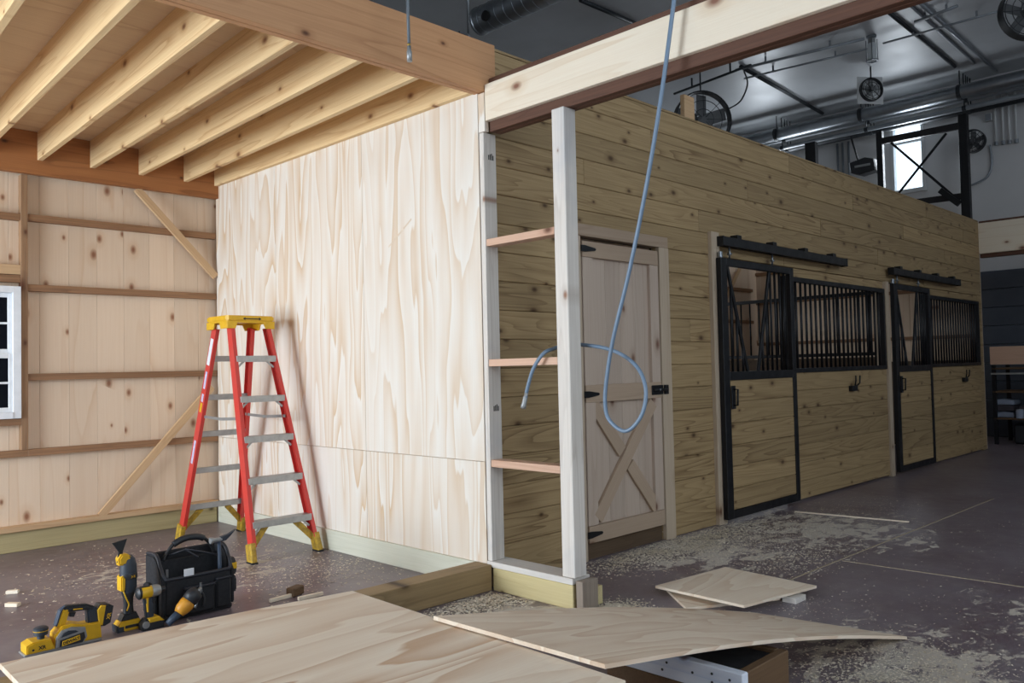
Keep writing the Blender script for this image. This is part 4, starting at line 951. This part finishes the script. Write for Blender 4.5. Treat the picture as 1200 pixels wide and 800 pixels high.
# unit heater / speaker box on a bracket
p = onx(1013, 196, 11.2)
ub = thing('heater_box', 'dark metal box on a slanted bracket left of the rack', 'heater', p)
prism('housing', [(p.y-.22, p.z-.10), (p.y-.20, p.z+.10), (p.y-.05, p.z+.15), (p.y+.22, p.z+.10), (p.y+.20, p.z-.08), (p.y+.05, p.z-.14)], 'x', p.x-.12, p.x+.12, 'charcoal', ub, .012)
B('front_slot', (p.x-.13, p.x-.12), (p.y-.15, p.y+.12), (p.z-.01, p.z+.03), 'greymetal', ub, .003)
a = onx(997, 160, 11.3); tube('bracket', [p+V(0, .1, .12), a], .018, 'rack', ub, 8); tube('stem', [p+V(.1, 0, .0), V(11.98, p.y, p.z)], .02, 'rack', ub, 8)
# pallet rack upright frame
rk = thing('pallet_rack', 'tall dark steel rack frame with cross bracing before the window', 'rack', (11.2, 1.2, 0))
RX = 11.2
yR, yL = onx(1128, 140, RX).y, onx(1031, 160, RX).y
zR, zL = onx(1128, 134, RX).z, onx(1029, 154, RX).z
B('upright', (RX-.05, RX+.05), (yR-.075, yR+.06), (0, zR), 'rack', rk, .006); B('upright', (RX-.05, RX+.05), (yL-.05, yL+.05), (0, zL), 'rack', rk, .006)
for (p1, p2), t in ((((1031, 166), (1127, 147)), .11), (((1040, 241), (1127, 230)), .10)):
    a, b = onx(*p1, RX), onx(*p2, RX); zz = (a.z+b.z)/2
    bar('beam', (RX, yL, a.z), (RX, yR, b.z), .05, t, 'rackbeam', rk, (0, 0, 1))
for p1, p2 in (((1044, 167), (1126, 237)), ((1109, 156), (1051, 229))):
    a, b = onx(*p1, RX+.02), onx(*p2, RX+.02); bar('cross_brace', a, b, .04, .015, 'rack', rk, (1, 0, 0))
bar('strut_arm', onx(1102, 223, RX-.05), onx(1124, 239, RX-.05), .09, .09, 'rack', rk, (1, 0, 0))
p = onx(951, 180, 11.2)
o = thing('rack_post', 'short dark post top showing above the middle of stall wall', 'rack', (11.2, p.y, 0)); B('upright', (11.14, 11.26), (p.y-.1, p.y+.1), (0, p.z+.2), 'rack', o, .006); B('base_plate', (11.05, 11.35), (p.y-.16, p.y+.16), (0, .012), 'rack', o)

d4 = link('end_dark_panel', None, (11.96, -.9, 0)); tag(d4, 'dark blue-grey slatted panel over the lower end wall behind the shelving', 'door', kind='structure')  # dark panel added to lower the tone of the lower end wall
for k in range(9): B('slat', (11.93, 11.985), (-2.9, 1.0), (k*.305+.002, k*.305+.303), 'slate', d4, .008)
# ------------------------------------------------------------------ far shelving beyond the stalls
sh = thing('storage_shelf', 'dark storage shelving seen past the end of the stalls', 'shelf', (10.9, -1.0, 0))
SY0, SY1 = -2.6, .12
for yy in (SY0, -1.2, SY1-.05):
    for xx in (10.6, 11.35): B('post', (xx, xx+.05), (yy, yy+.05), (0, 1.19), 'rack', sh)
B('front_board', (10.55, 10.598), (SY0, SY1), (1.20, 1.47), 'block_y', sh, .003)
B('shelf_edge', (10.555, 10.598), (SY0, SY1), (1.05, 1.075), 'alu', sh, .002)
for z in (.40, .80, 1.15): B('shelf_board', (10.60, 11.40), (SY0, SY1), (z-.025, z), 'crate', sh, .003)
ci = 0
for z, y, mat, lb in ((.40, .0, 'sack', 'pale blue sack at the bottom of the far shelf stack'), (.50, .0, 'sackdark', 'dark sack second in the far shelf stack'), (.59, .0, 'sack', 'pale sack on top of the far shelf stack'),
                      (.40, -.32, 'sackdark', 'dark sack lying beside the pale sacks on far shelf'), (.50, -.32, 'sackdark', 'upper dark sack beside the pale sacks on far shelf')):
    s = prism('feed_sack', [(y-.14, z+.005), (y-.15, z+.03), (y-.13, z+.075), (y, z+.088), (y+.11, z+.075), (y+.12, z+.03), (y+.11, z+.005)], 'x', 10.67, 11.05, mat, None, .012, 2)
    tag(s, lb, 'sack', 'sacks on the far shelf')
for y, z in ((-.23, .40), (-.62, .40)):
    c = thing('paint_can', 'small pale can on the far shelf, %s the sacks' % ('beside' if y > -.3 else 'well right of'), 'can', (10.63, y, z)); 
    lathe('body', [(.0, .0), (.05, .0), (.05, .12), (.046, .125), (.0, .125)], (10.63 if y < -.3 else 10.61, y, z), 'sack', c, 'z', 18); lathe('lid', [(.045, .0), (.049, .002), (.049, .010), (.0, .010)], (10.63 if y < -.3 else 10.61, y, z+.124), 'greymetal', c, 'z', 18)
tag(B('storage_bin', (10.75, 11.3), (-1.0, -.1), (0.0, .30), 'charcoal', None, .03), 'black bin under the lowest far shelf', 'bin')

# ------------------------------------------------------------------ sawdust: loose chips (uncountable)
rnd = random.Random(3)
vs, fs = [], []
def chip(x, y, z, s):
    a = rnd.uniform(0, 6.28); t = rnd.uniform(-.5, .5); c_, s_ = math.cos(a), math.sin(a)
    l, w_ = s*rnd.uniform(.7, 1.6), s*rnd.uniform(.3, .7); b = len(vs)
    for u_, v_, h in ((-l, -w_, 0), (l, -w_, t*s), (l*.8, w_, s*.35), (-l*.9, w_, abs(t)*s*.6)):
        vs.append((x+u_*c_-v_*s_, y+u_*s_+v_*c_, z+.0008+max(h, 0)))
    fs.append((b, b+1, b+2, b+3))
def strew(n_, cx, cy, rx, ry, s0, s1, pile=0.):
    for _ in range(n_):
        x, y = rnd.gauss(0, .5), rnd.gauss(0, .5)
        X, Y = cx+x*rx, cy+y*ry
        if X > .0 and Y > -.02 and X < 10: continue
        if X < 0 and Y > 3.45: continue
        if X > -.03 and X < .15 and -.74 < Y: continue
        if -.05 < Y < .11 and X < 0: continue
        chip(X, Y, pile*math.exp(-(x*x+y*y)*3)*rnd.random(), rnd.uniform(s0, s1))
strew(2600, -.25, -.22, .35, .16, .004, .009, .02)
strew(2200, .10, -.82, .22, .14, .004, .009, .02)
strew(9000, 1.75, -.20, 1.1, .24, .003, .008, .012)
strew(4200, 2.2, -.50, 1.1, .35, .002, .005)
strew(2200, 3.2, -.55, 1.6, .5, .002, .005)
strew(1600, 1.9, -1.0, .7, .3, .003, .007)
strew(4200, .15, -2.25, .5, .40, .002, .006)
strew(800, 1.0, -2.6, 1.3, .8, .002, .005)
strew(700, .6, -1.5, .7, .4, .002, .005)
strew(2200, -1.0, 1.9, 1.3, 1.2, .003, .008)
strew(1200, -.4, 1.2, .6, .5, .003, .007)
strew(700, 3.5, -1.8, 2.5, 1.2, .002, .005)
me = bpy.data.meshes.new('sawdust'); me.from_pydata(vs, [], fs); me.materials.append(MT['chip'])
tag(link('sawdust', me, (0, 0, 0)), 'loose pale sawdust and chips strewn over the concrete floor', 'sawdust', kind='stuff')
